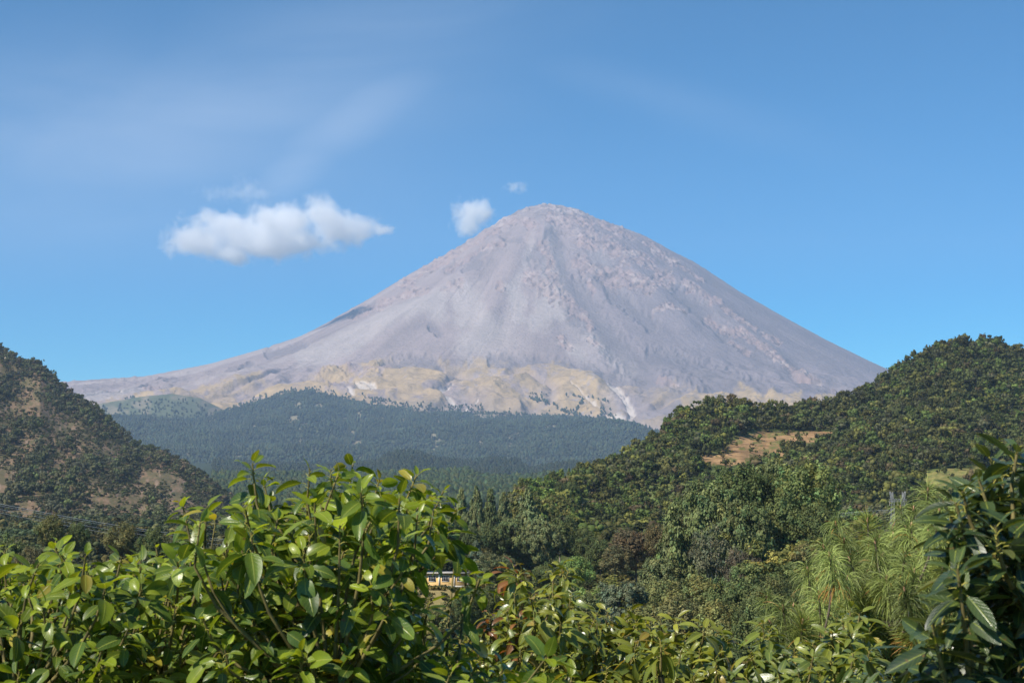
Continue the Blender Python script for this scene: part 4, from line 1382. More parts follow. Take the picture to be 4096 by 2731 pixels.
bx_ = 2.2
beam = Ht - 3.1
for sx in (-1, 1):
    obj('leg', mesh('leg', *lattice((sx * 2.4, 0, -1), (sx * 1.75, 0, beam), 1.9, 0.9, 16), steel), py_)
    obj('arm', mesh('arm', *lattice((sx * 1.9, 0, beam + .3), (sx * 2.75, 0, Ht), 0.9, 0.35, 5), steel), py_)
    obj('arm', mesh('arm', *lattice((sx * 2.0, 0, beam + .3), (sx * 1.75, 0, Ht - .2), 0.7, 0.2, 5), steel), py_)
obj('crossbeam', mesh('crossbeam', *lattice((-3.1, 0, beam), (3.1, 0, beam), 0.9, 0.9, 10), steel), py_)
for q in (-2.9, 0, 2.9):
    obj('insulator', mesh('insulator', *tube(np.array([[q, 0, beam - .4], [q, 0, beam - 1.9]]), 0.12, 6), mat_noise('glass_insulator', (0.25, 0.2, 0.16), (0.4, 0.35, 0.3), 4.0)), py_)
wire = mat_noise('aluminium_wire', (0.6, 0.6, 0.6), (0.75, 0.75, 0.75), 1.0, rough=0.4, metal=0.2)
CAB = [(-600, 1890), (-300, 1950), (0, 2010), (350, 2078), (700, 2140), (1100, 2178), (1500, 2192), (1900, 2183), (2320, 2152), (2800, 2112), (3340, 2061), (3575, 2031)]
for q, (dpy, dd_, lb) in enumerate(((0, 0, 'thick pale power line, uppermost of the bundle before the left hill'), (7, 3, 'pale power line just under the thick one before the left hill'),
                                    (22, 8, 'thin power line, third down of the bundle before the left hill'), (36, 12, 'thin power line, lowest of the bundle before the left hill'))):
    cpx = np.array([a for a, _ in CAB], float)
    cpy = np.array([b for _, b in CAB], float)
    f = np.linspace(0, 1, len(cpx))
    cpy = cpy + dpy * (1 - 0.55 * ss(0.5, 1.0, f)) * np.where(f == 1, 0.5, 1)
    cd_ = 400 + (PD - 400) * ss(0, 1, f) + dd_ * (1 - f)
    xs = np.linspace(cpx[0], cpx[-1], 90)
    # smooth interpolation
    co = np.polyfit(cpx, cpy, 4)
    yy = np.polyval(co, xs)
    P = at(xs, yy, np.interp(xs, cpx, cd_))
    tag(obj('power_line', mesh('power_line', *tube(P, (0.055 if q == 0 else 0.034) * np.linspace(1, 0.5, 90), 5), wire)), lb, 'cable', 'power lines across the valley')


# ------------------------------------------------------------------ foreground leaves
def leaves_mesh(B, Dv, Nv, Ln, Wd, droop, fold, Cc, seed, wave=0.05, tip=0.8):
    """All leaves at once. B base, Dv direction, Nv upper-side normal."""
    g = np.random.default_rng(seed)
    n = len(B)
    Dv = nrm(Dv)
    S = nrm(np.cross(Dv, Nv))
    Nv = np.cross(S, Dv)
    K = 8
    tt = np.linspace(0, 1, K)
    wp_ = np.sin(np.pi * tt ** tip) ** 0.62
    wp_[0], wp_[-1] = 0.04, 0.01
    ang = droop[:, None] * tt[None, :] ** 1.2                           # bend along the leaf
    st_ = np.diff(tt, prepend=0)
    dirs = Dv[:, None] * np.cos(ang)[..., None] - Nv[:, None] * np.sin(ang)[..., None]
    spine = B[:, None] + np.cumsum(dirs * st_[None, :, None], 1) * Ln[:, None, None]
    nn = Nv[:, None] * np.cos(ang)[..., None] + Dv[:, None] * np.sin(ang)[..., None]
    us = np.array([-1, -0.55, 0, 0.55, 1])
    ph = g.random(n) * 6.28
    wv = wave * np.sin(tt[None, :, None] * 13 + ph[:, None, None] + us[None, None] * 1.5) * np.abs(us)[None, None]
    lift = fold[:, None, None] * np.abs(us)[None, None] ** 1.3 * np.ones((1, K, 1)) + wv
    half = Wd[:, None] * 0.5 * wp_[None]
    V = spine[:, :, None] + S[:, None, None] * (half[..., None] * us)[..., None] + nn[:, :, None] * (half[..., None] * lift)[..., None]
    nu = len(us)
    idx = np.arange(n * K * nu).reshape(n, K, nu)
    Fq = np.stack([idx[:, :-1, :-1], idx[:, :-1, 1:], idx[:, 1:, 1:], idx[:, 1:, :-1]], -1).reshape(-1, 4)
    uv = np.stack(np.broadcast_arrays(us[None, None, :], tt[None, :, None], ), -1)
    uv = np.broadcast_to(uv, (n, K, nu, 2)).reshape(-1, 2)
    C = np.repeat(Cc, K * nu, 0)
    return V.reshape(-1, 3), Fq, uv, C


def tips_from(poly, tips, step, depth, seed, inset, skip=(), layers=3):
    """Shoot tips: the ones read off the photo, plus more filling the crown's volume."""
    g = np.random.default_rng(seed)
    pts = [(a, b, depth[0] + (depth[1] - depth[0]) * (q if q is not None else 0.3 * g.random())) for a, b, q in tips]
    P = np.array(poly, float)
    x0, y0, x1, y1 = P[:, 0].min(), P[:, 1].min(), P[:, 0].max(), P[:, 1].max()
    ring = list(poly) + [poly[0]]
    for l_ in range(layers):
        acc = []
        for _ in range(int((x1 - x0) * (y1 - y0) / step ** 2 * 3.0)):
            a, b = g.uniform(x0, x1), g.uniform(y0, y1)
            if not in_poly(a, b, poly):
                continue
            if pl_dist(np.array(a), np.array(b), ring) < inset and -40 < a < 4130 and b < 2700:
                continue
            if any(math.hypot(a - p_, b - q_) < r_ for p_, q_, r_ in skip):
                continue
            if acc and min(math.hypot(a - p_, b - q_) for p_, q_ in acc) < step * 0.8:
                continue
            acc.append((a, b))
        f0, f1 = l_ / layers, (l_ + 1) / layers
        pts += [(a, b, depth[0] + (depth[1] - depth[0]) * g.uniform(f0, f1)) for a, b in acc]
    pts = np.array(pts)
    return at(pts[:, 0], pts[:, 1], pts[:, 2])


def leafy_tree(name, T, ntips_key, root, leaf_mat, leaf, wid, cols, label, seed, group=None, nleaf=(7, 11), red=None, redidx=(), upright=0.0, hang=0.3, limbs=9, petiole=0.22, droop=(0.2, 0.9), spread=(38, 100), low=(3, 6), gaps=()):
    g = np.random.default_rng(seed)
    n = len(T)
    root = np.asarray(root, float)
    o = thing(name, tuple(root), label, 'tree', group)
    T = T - root
    ctr = T.mean(0)
    # shoot axes: mostly up, leaning away from the crown's middle
    lean = T - np.array([ctr[0], ctr[1], ctr[2] - 0.6])
    A = nrm(nrm(lean) * 0.35 + np.array([0, 0, 1.0 + upright]) + 0.28 * g.normal(size=(n, 3)))
    # limbs: cluster the tips, one limb per cluster
    cen = T[g.choice(n, limbs, replace=False)]
    for _ in range(6):
        lab = np.argmin(((T[:, None] - cen[None]) ** 2).sum(-1), 1)
        cen = np.array([T[lab == q].mean(0) if (lab == q).any() else cen[q] for q in range(limbs)])
    span = T[:, 2].max() - T[:, 2].min()
    fork = np.array([ctr[0] * 0.3, ctr[1] * 0.3, max(0.8, T[:, 2].min() * 0.55)])
    trunk = [np.array([0, 0, -0.2]), np.array([0.05, 0.02, fork[2] * 0.4]), fork * np.array([.6, .6, .75]), fork]
    obj('trunk', mesh('trunk', *tube(np.array(trunk), np.array([0.16, 0.12, 0.10, 0.085]), 10), M['limb'], smooth=True), o)
    twigs, curve = [], {}
    for q in range(limbs):
        nd = cen[q] - np.array([0, 0, 0.28 * span * 0.6 + 0.12])
        s_ = np.linspace(0, 1, 7)[:, None]
        mid = fork * (1 - s_) + nd * s_ + np.array([0, 0, -0.12]) * np.sin(s_ * np.pi) + g.normal(size=(7, 3)) * 0.025 * np.sin(s_ * np.pi)
        obj('limb', mesh('limb', *tube(mid, np.linspace(0.055, 0.022, 7), 8), M['limb'], smooth=True), o)
        for i in np.where(lab == q)[0]:
            s2 = np.linspace(0, 1, 6)[:, None]
            L_ = np.linalg.norm(T[i] - nd)
            c1 = nd + (T[i] - nd) * 0.35 + np.array([0, 0, -0.08 * L_])
            c2 = T[i] - A[i] * 0.38 * L_
            bz = nd * (1 - s2) ** 3 + 3 * c1 * s2 * (1 - s2) ** 2 + 3 * c2 * s2 ** 2 * (1 - s2) + T[i] * s2 ** 3
            twigs.append(tube(bz, np.linspace(0.012, 0.0042, 6), 6))
            curve[i] = bz
    B, Dv, Nv, Ln, Wd_, Dr, Fo, Cc, isred, stems = [], [], [], [], [], [], [], [], [], []
    cols = np.array(cols)
    for i in range(n):
        a = A[i]
        e1 = nrm(np.cross(a, [0.3, 1, 0.2]))
        e2 = np.cross(a, e1)
        m_ = int(g.integers(nleaf[0], nleaf[1] + 1))
        p0 = g.random() * 6.28
        big = g.uniform(0.8, 1.15)
        rd = i in redidx
        n_low = int(g.integers(low[0], low[1] + 1))
        for j in range(m_ + n_low):
            f = min(1.0, (j + 0.5) / m_)                                            # 0 youngest at the tip, 1 oldest below
            phi = p0 + j * 2.39996 + g.normal() * 0.2
            al = math.radians(spread[0] + (spread[1] - spread[0]) * f + g.normal() * 11)
            if f > 0.55 and g.random() < hang:
                al = math.radians(g.uniform(105, 150))
            radv = e1 * math.cos(phi) + e2 * math.sin(phi)
            dv = a * math.cos(al) + radv * math.sin(al)
            dv = nrm(dv + np.array([0, 0, -0.10 - 0.22 * f]))
            nv = a * math.sin(al) - radv * math.cos(al)
            if nv[2] < -0.1 and g.random() < 0.8:
                nv = -nv
            nv = nrm(nv + 0.35 * g.normal(size=3))
            b0 = T[i] - a * (0.005 + f * 0.11 * leaf / 0.14)
            if j >= m_:                                                   # older leaves lower on the twig
                cu = g.uniform(1.6, 4.4)
                k0 = int(cu)
                b0 = curve[i][k0] + (curve[i][k0 + 1] - curve[i][k0]) * (cu - k0)
                dv = nrm(radv + np.array([0, 0, g.uniform(-0.9, 0.3)]))
                nv = nrm(np.array([0, 0, 1.0]) + 0.5 * g.normal(size=3))
            pl = leaf * petiole * g.uniform(0.7, 1.3)
            b1 = b0 + nrm(dv + a * 0.35) * pl
            size = leaf * big * (0.55 + 0.5 * min(1, f * 1.8)) * g.uniform(0.68, 1.28)
            stems.append(tube(np.array([b0, (b0 + b1) / 2 + a * 0.004, b1]), np.array([0.0026, 0.0021, 0.0017]) * leaf / 0.14, 4))
            B.append(b1)
            Dv.append(dv)
            Nv.append(nv)
            Ln.append(size)
            Wd_.append(size * wid * g.uniform(0.85, 1.15))
            Dr.append(g.uniform(*droop))
            Fo.append(g.uniform(0.05, 0.45))
            age = np.clip(0.05 + f * 1.05 + g.normal() * 0.3, 0, 1)
            c_ = cols[0] * (1 - age) + cols[1] * age
            if g.random() < 0.04:
                c_ = cols[2]
            Cc.append(c_ * (1 + 0.16 * g.normal()))
            isred.append(rd and g.random() < 0.45)
    arr = [np.array(v) for v in (B, Dv, Nv, Ln, Wd_, Dr, Fo, Cc)]
    arr[7] = np.clip(arr[7], 0.005, 0.5)
    isred = np.array(isred)
    keep_ = np.ones(len(isred), bool)
    for f in (0.0, 0.5, 1.0):                                             # openings in the crown
        X, Y = proj(arr[0] + root + nrm(arr[1]) * (arr[3] * f)[:, None])
        for x0, y0, x1, y1 in gaps:
            keep_ &= ~((X > x0) & (X < x1) & (Y > y0) & (Y < y1))
    arr = [v[keep_] for v in arr]
    isred = isred[keep_]
    V, Fq, uv, C = leaves_mesh(*[v[~isred] for v in arr], seed)
    obj('foliage', mesh('foliage', V, Fq, leaf_mat, col=C, uv=uv, smooth=True), o)
    if isred.any():
        ar = [v[isred] for v in arr]
        ar[7] = np.broadcast_to(np.array(red), ar[7].shape) * (1 + 0.2 * g.normal(size=(isred.sum(), 1)))
        V, Fq, uv, C = leaves_mesh(*ar, seed + 1)
        tag(obj('new_leaves', mesh('new_leaves', V, Fq, M['leaf_red'], col=C, uv=uv, smooth=True), o), 'coppery red young leaves')
    tag(obj('twigs', mesh('twigs', *join(twigs), M['shoot'], smooth=True), o), kind='stuff')
    tag(obj('petioles', mesh('petioles', *join(stems), M['twig'], smooth=True), o), kind='stuff')
    return o


def c1(*a):
    return [(x * .6576, 1700 + y * .6576, d_) for x, y, d_ in a]


def c2(*a):
    return [(1300 + x * .6576, 1700 + y * .6576, d_) for x, y, d_ in a]


def c3(*a):
    return [(2600 + x * .6576, 1700 + y * .6576, d_) for x, y, d_ in a]


# A: the big broad-leaved tree at left
POLY_A = [(-700, 2260), (-400, 2160), (-80, 2200), (90, 2230), (160, 2160), (300, 2150), (420, 2200), (560, 2190), (690, 2180), (720, 2060), (800, 2020), (900, 2040), (960, 1960), (1040, 1930), (1120, 2010), (1180, 1980), (1240, 1900), (1380, 1890),
          (1480, 1900), (1600, 1920), (1740, 1940), (1800, 2040), (1800, 2160), (1720, 2230), (1690, 2330), (1760, 2420), (1700, 2500), (1800, 2560), (1950, 2620), (2120, 2660), (2300, 2690), (2320, 2790), (-700, 2790)]
TIPS_A = c1((1535, 235, .2), (1600, 330, .4), (1885, 265, .3), (2010, 270, .5), (1255, 500, .25), (1110, 480, .5), (1480, 500, .6), (340, 715, .3), (375, 790, .2), (60, 1060, .3), (950, 745, .5), (740, 800, .1), (1050, 905, .2), (1360, 765, .2), (620, 1370, .0),
            (1740, 660, .6), (1190, 985, .4), (830, 1210, .1), (1480, 1270, .1), (1830, 1440, .0), (1970, 960, .4), (2070, 585, .4), (120, 1490, .05), (1960, 1480, .1), (560, 900, .5), (210, 900, .6), (1640, 470, .4), (1500, 1390, .3), (1000, 1500, .1), (30, 760, .5)) + \
    c2((230, 340, .3), (170, 240, .6), (555, 310, .3), (650, 430, .4), (720, 400, .6), (660, 520, .2), (800, 510, .5), (940, 935, .1), (860, 890, .3), (430, 670, .2), (420, 850, .3), (270, 970, .2), (640, 1065, .2), (120, 1110, .1), (760, 1520, .0), (1350, 1410, .05), (1080, 1490, .1),
       (80, 300, .2), (330, 330, .5), (500, 560, .4), (760, 620, .4), (800, 740, .5), (560, 760, .3), (850, 1400, .3), (620, 1420, .2), (400, 1350, .2), (900, 1270, .4))
TA = tips_from(POLY_A, TIPS_A, 96, (6.2, 10.2), 21, 45, layers=5, skip=((600, 2120, 60), (850, 2150, 40), (1765, 2310, 140)))
leafy_tree('broadleaf_tree', TA, None, (-1.35, 7.9, 0), M['leaf_big'], 0.114, 0.48, ((0.23, 0.285, 0.016), (0.062, 0.108, 0.018), (0.27, 0.23, 0.03)), 'large broad-leaved tree filling the lower left foreground with bright glossy leaves', 31,
           nleaf=(7, 11), hang=0.32, limbs=20, low=(4, 8), gaps=((1702, 2286, 1800, 2346), (540, 2080, 660, 2160), (820, 2090, 900, 2180), (1120, 1790, 1180, 1900))) 

# B, C, D: the avocado trees in the middle
AV = ((0.24, 0.24, 0.025), (0.105, 0.14, 0.026), (0.26, 0.19, 0.035))
POLY_B = [(1700, 2800), (1730, 2590), (1830, 2510), (1960, 2490), (2000, 2400), (2020, 2300), (2080, 2270), (2140, 2330), (2200, 2300), (2260, 2280), (2310, 2330), (2340, 2430), (2420, 2460), (2520, 2450), (2590, 2520), (2620, 2800)]
TIPS_B = c2((1150, 850, .4), (1110, 880, .5), (1200, 880, .3), (1440, 850, .5), (1480, 880, .4), (1390, 890, .6), (1110, 1150, .2), (1180, 1180, .2), (1000, 1150, .4), (1430, 1000, .4), (1250, 1240, .2), (1500, 1060, .5), (1720, 1130, .4), (1660, 1140, .3), (1850, 1120, .5), (1900, 1180, .4), (960, 1230, .4), (1120, 1250, .2))
TB = tips_from(POLY_B, TIPS_B, 76, (10.6, 13.2), 22, 34)
leafy_tree('avocado_tree', TB, None, (0.45, 12.0, 0), M['leaf_avo'], 0.140, 0.36, AV, 'avocado tree with two tall shoots and coppery young leaves in the middle foreground', 32, 'avocado trees in the foreground', nleaf=(10, 14), droop=(0.4, 1.3), spread=(45, 112), low=(5, 8), red=(0.20, 0.095, 0.035),
           redidx=(0, 1, 6, 7, 8, 16), hang=0.45, limbs=9)
POLY_C = [(2560, 2800), (2570, 2540), (2640, 2490), (2700, 2490), (2770, 2530), (2860, 2540), (2910, 2600), (2950, 2680), (2960, 2800)]
TIPS_C = [(2640, 2470, .5), (2700, 2480, .4), (2760, 2505, .4), (2820, 2510, .3), (2870, 2520, .4), (2600, 2500, .5), (2900, 2560, .4)]
TC = tips_from(POLY_C, TIPS_C, 74, (10.2, 12.6), 23, 34)
leafy_tree('avocado_tree', TC, None, (1.45, 11.4, 0), M['leaf_avo'], 0.140, 0.36, AV, 'low avocado tree with shiny leaves between the copper-tipped one and the one before the pine', 33, 'avocado trees in the foreground', nleaf=(10, 14), droop=(0.4, 1.3), spread=(45, 112), low=(5, 8), hang=0.45, limbs=6)
POLY_D = [(2950, 2800), (2960, 2680), (3000, 2560), (3060, 2510), (3110, 2560), (3130, 2600), (3220, 2600), (3310, 2560), (3380, 2500), (3440, 2480), (3480, 2520), (3520, 2600), (3570, 2680), (3600, 2800)]
TIPS_D = [(3050, 2490, .4), (3075, 2520, .3), (3040, 2560, .4), (3400, 2440, .5), (3440, 2445, .4), (3370, 2480, .4), (3330, 2530, .3), (3480, 2510, .5), (3250, 2570, .4), (3180, 2590, .3), (3480, 2600, .2), (3000, 2600, .3)]
TD = tips_from(POLY_D, TIPS_D, 74, (9.6, 12.0), 24, 34)
leafy_tree('avocado_tree', TD, None, (2.15, 10.9, 0), M['leaf_avo'], 0.140, 0.35, ((0.20, 0.22, 0.028), (0.09, 0.13, 0.028), (0.26, 0.21, 0.035)), 'avocado tree with pale shining leaves just below the drooping pine', 34, 'avocado trees in the foreground', nleaf=(10, 14), droop=(0.3, 1.1), spread=(42, 108), low=(5, 8), hang=0.4, limbs=7)
# E: the near dark tree at right
POLY_E = [(3330, 2800), (3480, 2720), (3600, 2680), (3600, 2560), (3640, 2520), (3720, 2490), (3700, 2420), (3780, 2370), (3790, 2250), (3830, 2190), (3800, 2080), (3800, 2010), (3830, 1960), (3900, 1930), (3930, 1850), (3970, 1800), (4040, 1850), (4110, 1830), (4300, 1850), (4600, 2100), (4600, 2800)]
TIPS_E = c3((2070, 200, .3), (2090, 290, .3), (2000, 330, .2), (2130, 470, .3), (2240, 130, .2), (1900, 400, .1), (2150, 340, .4), (1880, 700, .1), (2010, 900, .2), (1950, 830, .2), (1870, 870, .0), (2110, 720, .4), (2250, 400, .2), (2240, 760, .1), (1780, 1120, .2), (1720, 1200, .0),
            (1620, 1320, .1), (1940, 1150, .3), (2060, 1080, .2), (2220, 1050, .1), (1760, 1470, .0), (1600, 1490, .2), (1960, 1400, .2), (2150, 1300, .3), (1830, 560, .3), (1860, 470, .1), (2250, 1450, .1))
TE = tips_from(POLY_E, TIPS_E, 108, (4.4, 6.4), 25, 84, skip=((3960, 2160, 50), (3880, 2480, 60), (4080, 2330, 40)))
leafy_tree('avocado_tree', TE, None, (1.72, 5.6, 0), M['leaf_dark'], 0.120, 0.34, ((0.055, 0.085, 0.018), (0.030, 0.052, 0.016), (0.09, 0.10, 0.02)), 'near dark avocado tree with long glossy leaves at the right edge', 35, 'avocado trees in the foreground', nleaf=(8, 12), hang=0.12, limbs=8, upright=0.2, droop=(0.1, 0.6), low=(5, 8))


# ------------------------------------------------------------------ drooping pine at right
def pine():
    g = np.random.default_rng(44)
    poly = [(3040, 2620), (3040, 2450), (3120, 2400), (3240, 2420), (3240, 2300), (3290, 2200), (3360, 2190), (3450, 2160), (3540, 2080), (3640, 2080), (3710, 2010), (3830, 2030), (3960, 2060), (4180, 2060), (4180, 2700), (3060, 2700)]
    tips = c3((1135, 610, .4), (1325, 590, .4), (1060, 750, .3), (1180, 715, .3), (1395, 735, .4), (1525, 510, .6), (1605, 520, .5), (1690, 400, .6), (1720, 570, .5), (1835, 470, .6), (1120, 820, .2), (1235, 815, .3), (1210, 855, .2), (1065, 860, .3), (1410, 800, .3),
              (1590, 760, .3), (1690, 770, .4), (1130, 920, .2), (1200, 940, .1), (960, 890, .3), (1500, 950, .2), (1590, 910, .3), (1720, 865, .2), (1695, 910, .2), (1400, 990, .1), (1150, 1050, .2), (1280, 1025, .1), (1330, 1120, .1), (1490, 1090, .1), (1620, 1100, .1),
              (715, 1060, .2), (870, 1110, .2), (1010, 1150, .2), (965, 1190, .1), (1270, 790, .3), (1560, 640, .3), (1640, 650, .5), (1780, 650, .4), (1900, 560, .6), (840, 1140, .3), (760, 1200, .1), (900, 1240, .1))
    T = tips_from(poly, tips, 72, (15.0, 20.0), 45, 24)
    root = np.array([4.75, 18.6, -0.4])
    o = thing('pine_tree', tuple(root), 'big pine with long drooping needles behind the right foreground leaves', 'tree')
    T = T - root
    n = len(T)
    zt = T[:, 2].max()
    tr = np.array([[0, 0, -0.3], [0.02, 0.03, 2], [-0.03, 0.02, 4.2], [0.02, 0.0, zt - 0.3]])
    obj('trunk', mesh('trunk', *tube(tr, np.array([0.2, 0.16, 0.12, 0.03]), 10), M['bark'], smooth=True), o)
    # boughs: tips grouped, each bough leaves the trunk and carries its shoots
    nb = 16
    cen = T[g.choice(n, nb, replace=False)]
    for _ in range(6):
        lab = np.argmin(((T[:, None] - cen[None]) ** 2).sum(-1), 1)
        cen = np.array([T[lab == q].mean(0) if (lab == q).any() else cen[q] for q in range(nb)])
    axes = nrm(np.array([0, 0, 1.0]) + 0.16 * g.normal(size=(n, 3)) + 0.25 * nrm(T * np.array([1, 1, 0])))
    shoots = []
    for q in range(nb):
        nd = cen[q] - np.array([0, 0, 0.45])
        z0 = np.clip(nd[2] - 0.35 * np.hypot(nd[0], nd[1]), 0.6, zt - 0.5)
        s_ = np.linspace(0, 1, 7)[:, None]
        st_ = np.array([0, 0, z0])
        mid = st_ * (1 - s_) + nd * s_ + np.array([0, 0, -0.15]) * np.sin(s_ * np.pi)
        obj('bough', mesh('bough', *tube(mid, np.linspace(0.05, 0.02, 7), 7), M['bark'], smooth=True), o)
        for i in np.where(lab == q)[0]:
            s2 = np.linspace(0, 1, 6)[:, None]
            c2_ = T[i] - axes[i] * 0.42
            c1_ = nd + (T[i] - nd) * 0.3 + np.array([0, 0, -0.1])
            bz = nd * (1 - s2) ** 3 + 3 * c1_ * s2 * (1 - s2) ** 2 + 3 * c2_ * s2 ** 2 * (1 - s2) + T[i] * s2 ** 3
            shoots.append(tube(bz, np.linspace(0.016, 0.008, 6), 5))
    tag(obj('shoots', mesh('shoots', *join(shoots), M['bark'], smooth=True), o), kind='stuff')
    # buds
    near_ = np.argsort(T[:, 1])
    buds = []
    for q, i in enumerate(near_):
        s_ = np.linspace(0, 1, 4)
        bt = tube(T[i] + axes[i] * (s_[:, None] * 0.06), np.array([0.011, 0.013, 0.009, 0.002]), 5)
        if q < 100:
            obj('bud', mesh('bud', *bt, M['bud'], smooth=True), o)
        else:
            buds.append(bt)
    if buds:
        tag(obj('buds', mesh('buds', *join(buds), M['bud'], smooth=True), o), kind='stuff')
    # needles
    m_ = 400
    I = np.repeat(np.arange(n), m_)
    k_ = len(I)
    a = axes[I]
    e1 = nrm(np.cross(a, np.array([0.3, 1, 0.2])))
    e2 = np.cross(a, e1)
    f = g.random(k_) ** 1.2
    phi = g.random(k_) * 6.28
    radv = e1 * np.cos(phi)[:, None] + e2 * np.sin(phi)[:, None]
    base = T[I] - a * (f * 0.34)[:, None]
    Ln = (0.19 + 0.08 * g.random(k_)) * np.repeat(g.uniform(0.85, 1.15, n), m_) * (1 - 0.35 * (f < 0.05))
    al = np.radians(20 + 62 * np.clip(f * 2.2, 0, 1) + 12 * g.normal(size=k_))
    d0 = nrm(a * np.cos(al)[:, None] + radv * np.sin(al)[:, None])
    K = 6
    young = np.repeat(g.random(n) < 0.07, m_)
    sag = np.where(young, 0.25, np.repeat(g.uniform(0.6, 1.15, n), m_)) * (0.6 + 0.5 * g.random(k_))
    P = [base]
    d_ = d0
    for s_ in range(K - 1):
        P.append(P[-1] + d_ * (Ln / (K - 1))[:, None])
        d_ = nrm(d_ + np.array([0, 0, -1.0]) * (sag * 0.62)[:, None])
    P = np.stack(P, 1)
    side = nrm(np.cross(P[:, -1] - P[:, 0], g.normal(size=(k_, 3))))
    wd = 0.0021 * np.array([0.8, 1, 1, 1, .8, .15])
    V = np.stack([P - side[:, None] * wd[None, :, None], P + side[:, None] * wd[None, :, None]], 2)
    idx = np.arange(k_ * K * 2).reshape(k_, K, 2)
    Fq = np.stack([idx[:, :-1, 0], idx[:, :-1, 1], idx[:, 1:, 1], idx[:, 1:, 0]], -1).reshape(-1, 4)
    tint = np.array([0.20, 0.245, 0.06]) * (1 + 0.22 * np.repeat(g.normal(size=(n, 1)), m_, 0)) * (1 + 0.4 * g.normal(size=(k_, 1)))
    tint = np.where(young[:, None], np.array([0.17, 0.20, 0.03]), tint)
    dead = (np.repeat(g.random(n) < 0.05, m_) & (f > 0.85)) | (g.random(k_) < 0.012)
    tint = np.where(dead[:, None], np.array([0.42, 0.20, 0.04]), tint)
    C = np.repeat(np.clip(tint, 0.01, .6), K * 2, 0)
    obj('needles', mesh('needles', V.reshape(-1, 3), Fq, M['needle'], col=C), o)


pine()


# ------------------------------------------------------------------ cumulus clouds beyond the haze
def cloud(name, px, py, D, half, blobs, dens, label, seed, nscale, lo=0.0):
    """A box of procedural cloud volume. blobs: (px,py,rx,ry) in photo pixels; half-depth in metres."""
    P0 = at(px, py, D)
    k_ = D / F
    m, nt, out = new_mat(name)
    L = nt.links.new
    tc = N(nt, 'ShaderNodeTexCoord')

    def mth(op, a, b=None, c=None):
        n = N(nt, 'ShaderNodeMath', operation=op)
        for q, x in enumerate((a, b, c)):
            if x is None:
                continue
            if isinstance(x, (int, float)):
                n.inputs[q].default_value = x
            else:
                L(x, n.inputs[q])
        return n.outputs[0]
    nz = N(nt, 'ShaderNodeTexNoise', i_Scale=1.0 / nscale, i_Detail=9.0, i_Roughness=0.62)
    nz.inputs['Distortion'].default_value = 0.4
    ofs = N(nt, 'ShaderNodeVectorMath', operation='ADD')
    ofs.inputs[1].default_value = (seed * 731.0, seed * 97.0, seed * 411.0)
    L(tc.outputs['Object'], ofs.inputs[0])
    L(ofs.outputs[0], nz.inputs['Vector'])
    f = None
    for (bx, by, rx, ry) in blobs:
        c_ = at(bx, by, D) - P0
        s1 = N(nt, 'ShaderNodeVectorMath', operation='SUBTRACT')
        L(tc.outputs['Object'], s1.inputs[0])
        s1.inputs[1].default_value = (float(c_[0]), 0, float(c_[2]))
        s2 = N(nt, 'ShaderNodeVectorMath', operation='DIVIDE')
        L(s1.outputs[0], s2.inputs[0])
        s2.inputs[1].default_value = (rx * k_, half * min(1.0, 0.35 + ry / 90), ry * k_)
        ln = N(nt, 'ShaderNodeVectorMath', operation='LENGTH')
        L(s2.outputs[0], ln.inputs[0])
        v = mth('SUBTRACT', 1.0, ln.outputs['Value'])
        f = v if f is None else mth('SMOOTH_MAX', f, v, 0.15)
    v = mth('ADD', f, mth('MULTIPLY_ADD', nz.outputs['Fac'], 3.6, -1.82 - lo))
    d_ = mth('MULTIPLY', mth('MINIMUM', mth('MAXIMUM', mth('MULTIPLY', v, 1.5), 0.0), 1.0), dens)
    pv = N(nt, 'ShaderNodeVolumePrincipled')
    pv.inputs['Color'].default_value = (0.998, 0.998, 0.998, 1)
    pv.inputs['Anisotropy'].default_value = 0.0
    L(d_, pv.inputs['Density'])
    L(pv.outputs[0], out.inputs['Volume'])
    m.cycles.volume_step_rate = 0.25
    xs = [b[0] - b[2] * 1.45 for b in blobs] + [b[0] + b[2] * 1.45 for b in blobs]
    ys = [b[1] - b[3] * 1.5 for b in blobs] + [b[1] + b[3] * 1.5 for b in blobs]
    a, b = at(min(xs), max(ys), D) - P0, at(max(xs), min(ys), D) - P0
    bx_, bf_ = box(((a[0] + b[0]) / 2, 0, (a[2] + b[2]) / 2), (b[0] - a[0], half * 2.6, b[2] - a[2]))
    tag(obj(name, mesh(name, bx_, bf_, m), loc=tuple(P0)), label, 'cloud', 'small cumulus clouds near the summit')


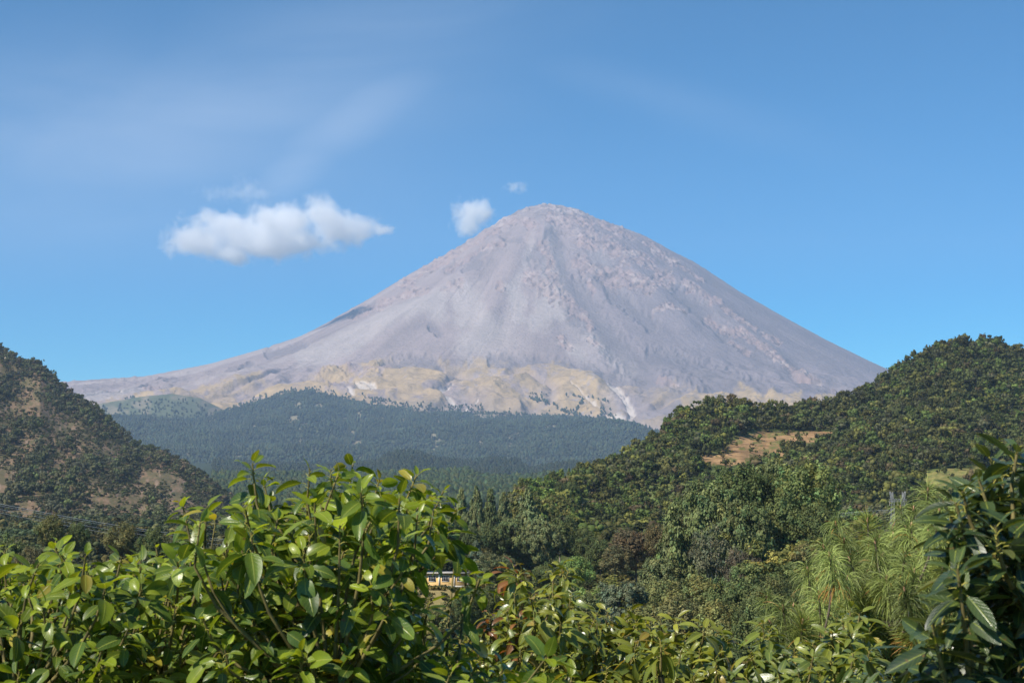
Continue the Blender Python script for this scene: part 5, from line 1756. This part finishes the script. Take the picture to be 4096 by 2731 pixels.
CD = 18200.0
cloud('cloud', 1090, 950, CD, 620, [(1000, 945, 260, 74), (800, 965, 135, 56), (1120, 905, 130, 85), (1290, 850, 66, 62), (1360, 912, 135, 60), (1060, 980, 230, 52), (940, 1020, 80, 40), (1230, 970, 150, 42), (1530, 918, 50, 16), (900, 890, 90, 40)], 0.006,
      'broad white cumulus cloud left of the volcano', 3, 260.0)
cloud('cloud', 1890, 880, CD, 300, [(1885, 868, 78, 66), (1918, 850, 55, 46), (1872, 898, 56, 44)], 0.0075, 'small round white cloud touching the left edge of the summit', 5, 150.0)
cloud('cloud', 2062, 745, CD, 150, [(2062, 748, 52, 26), (2080, 752, 40, 18)], 0.005, 'tiny white wisp of cloud above the summit', 7, 90.0, 0.1)
cloud('cloud', 930, 772, CD, 250, [(880, 775, 120, 34), (985, 760, 60, 50), (1040, 778, 60, 26)], 0.0012, 'faint grey streak of cloud above the broad white one', 9, 130.0, 0.02)

for q, (sx_, sy_, rx_, ry_) in enumerate(((1375, 1268, 60, 34),)):
    ray = at(sx_, sy_, np.arange(9000, 14500, 10.0))
    hz_ = volc_z(ray[:, 0], ray[:, 1])
    hitp = ray[np.argmax(hz_ > ray[:, 2])]
    cp_ = hitp + to_sun * ((6200.0 - hitp[2]) / to_sun[2])
    bx0, by0 = proj(cp_[None])
    cloud('cloud', float(bx0[0]), float(by0[0]), float(cp_[1]), 260, [(float(bx0[0]), float(by0[0]), rx_ * 3.2, ry_ * 3.2)], 0.02, 'high cloud beyond the left edge whose shadow lies on the volcano', 21 + q, 160.0)

# ------------------------------------------------------------------ haze: one closed box of thin blue air
m, nt, out = new_mat('haze')
pv = N(nt, 'ShaderNodeVolumePrincipled')
pv.inputs['Color'].default_value = (0.52, 0.71, 1.0, 1)
pv.inputs['Density'].default_value = 4.3e-5
nt.links.new(pv.outputs[0], out.inputs['Volume'])
zmin = -130.0
ztop = float(pk[2]) + 60
bv, bf = box((0, 8000, (zmin + ztop) / 2), (21000, 16800, ztop - zmin))
tag(obj('haze', mesh('haze', bv, bf, m)), 'thin blue haze filling the valley air', kind='stuff')

# ------------------------------------------------------------------ camera and render settings
cam = bpy.data.cameras.new('camera')
cam.lens = LENS
cam.sensor_width = SENS
cam.clip_start = 0.1
cam.clip_end = 60000
cam.dof.use_dof = True
cam.dof.focus_distance = 45
cam.dof.aperture_fstop = 11.0
co_ = obj('camera', cam, loc=(0, 0, CZ))
co_.rotation_euler = (math.pi / 2 + PITCH, 0, 0)
sc.camera = co_
sc.view_settings.view_transform = 'Standard'
sc.view_settings.look = 'None'
sc.view_settings.exposure = 0.55
sc.view_settings.gamma = 1.0
sc.render.engine = 'CYCLES'
cy = sc.cycles
cy.use_denoising = True
cy.max_bounces = 24
cy.diffuse_bounces = 3
cy.glossy_bounces = 3
cy.transmission_bounces = 4
cy.volume_bounces = 20
cy.transparent_max_bounces = 6
cy.sample_clamp_indirect = 6.0
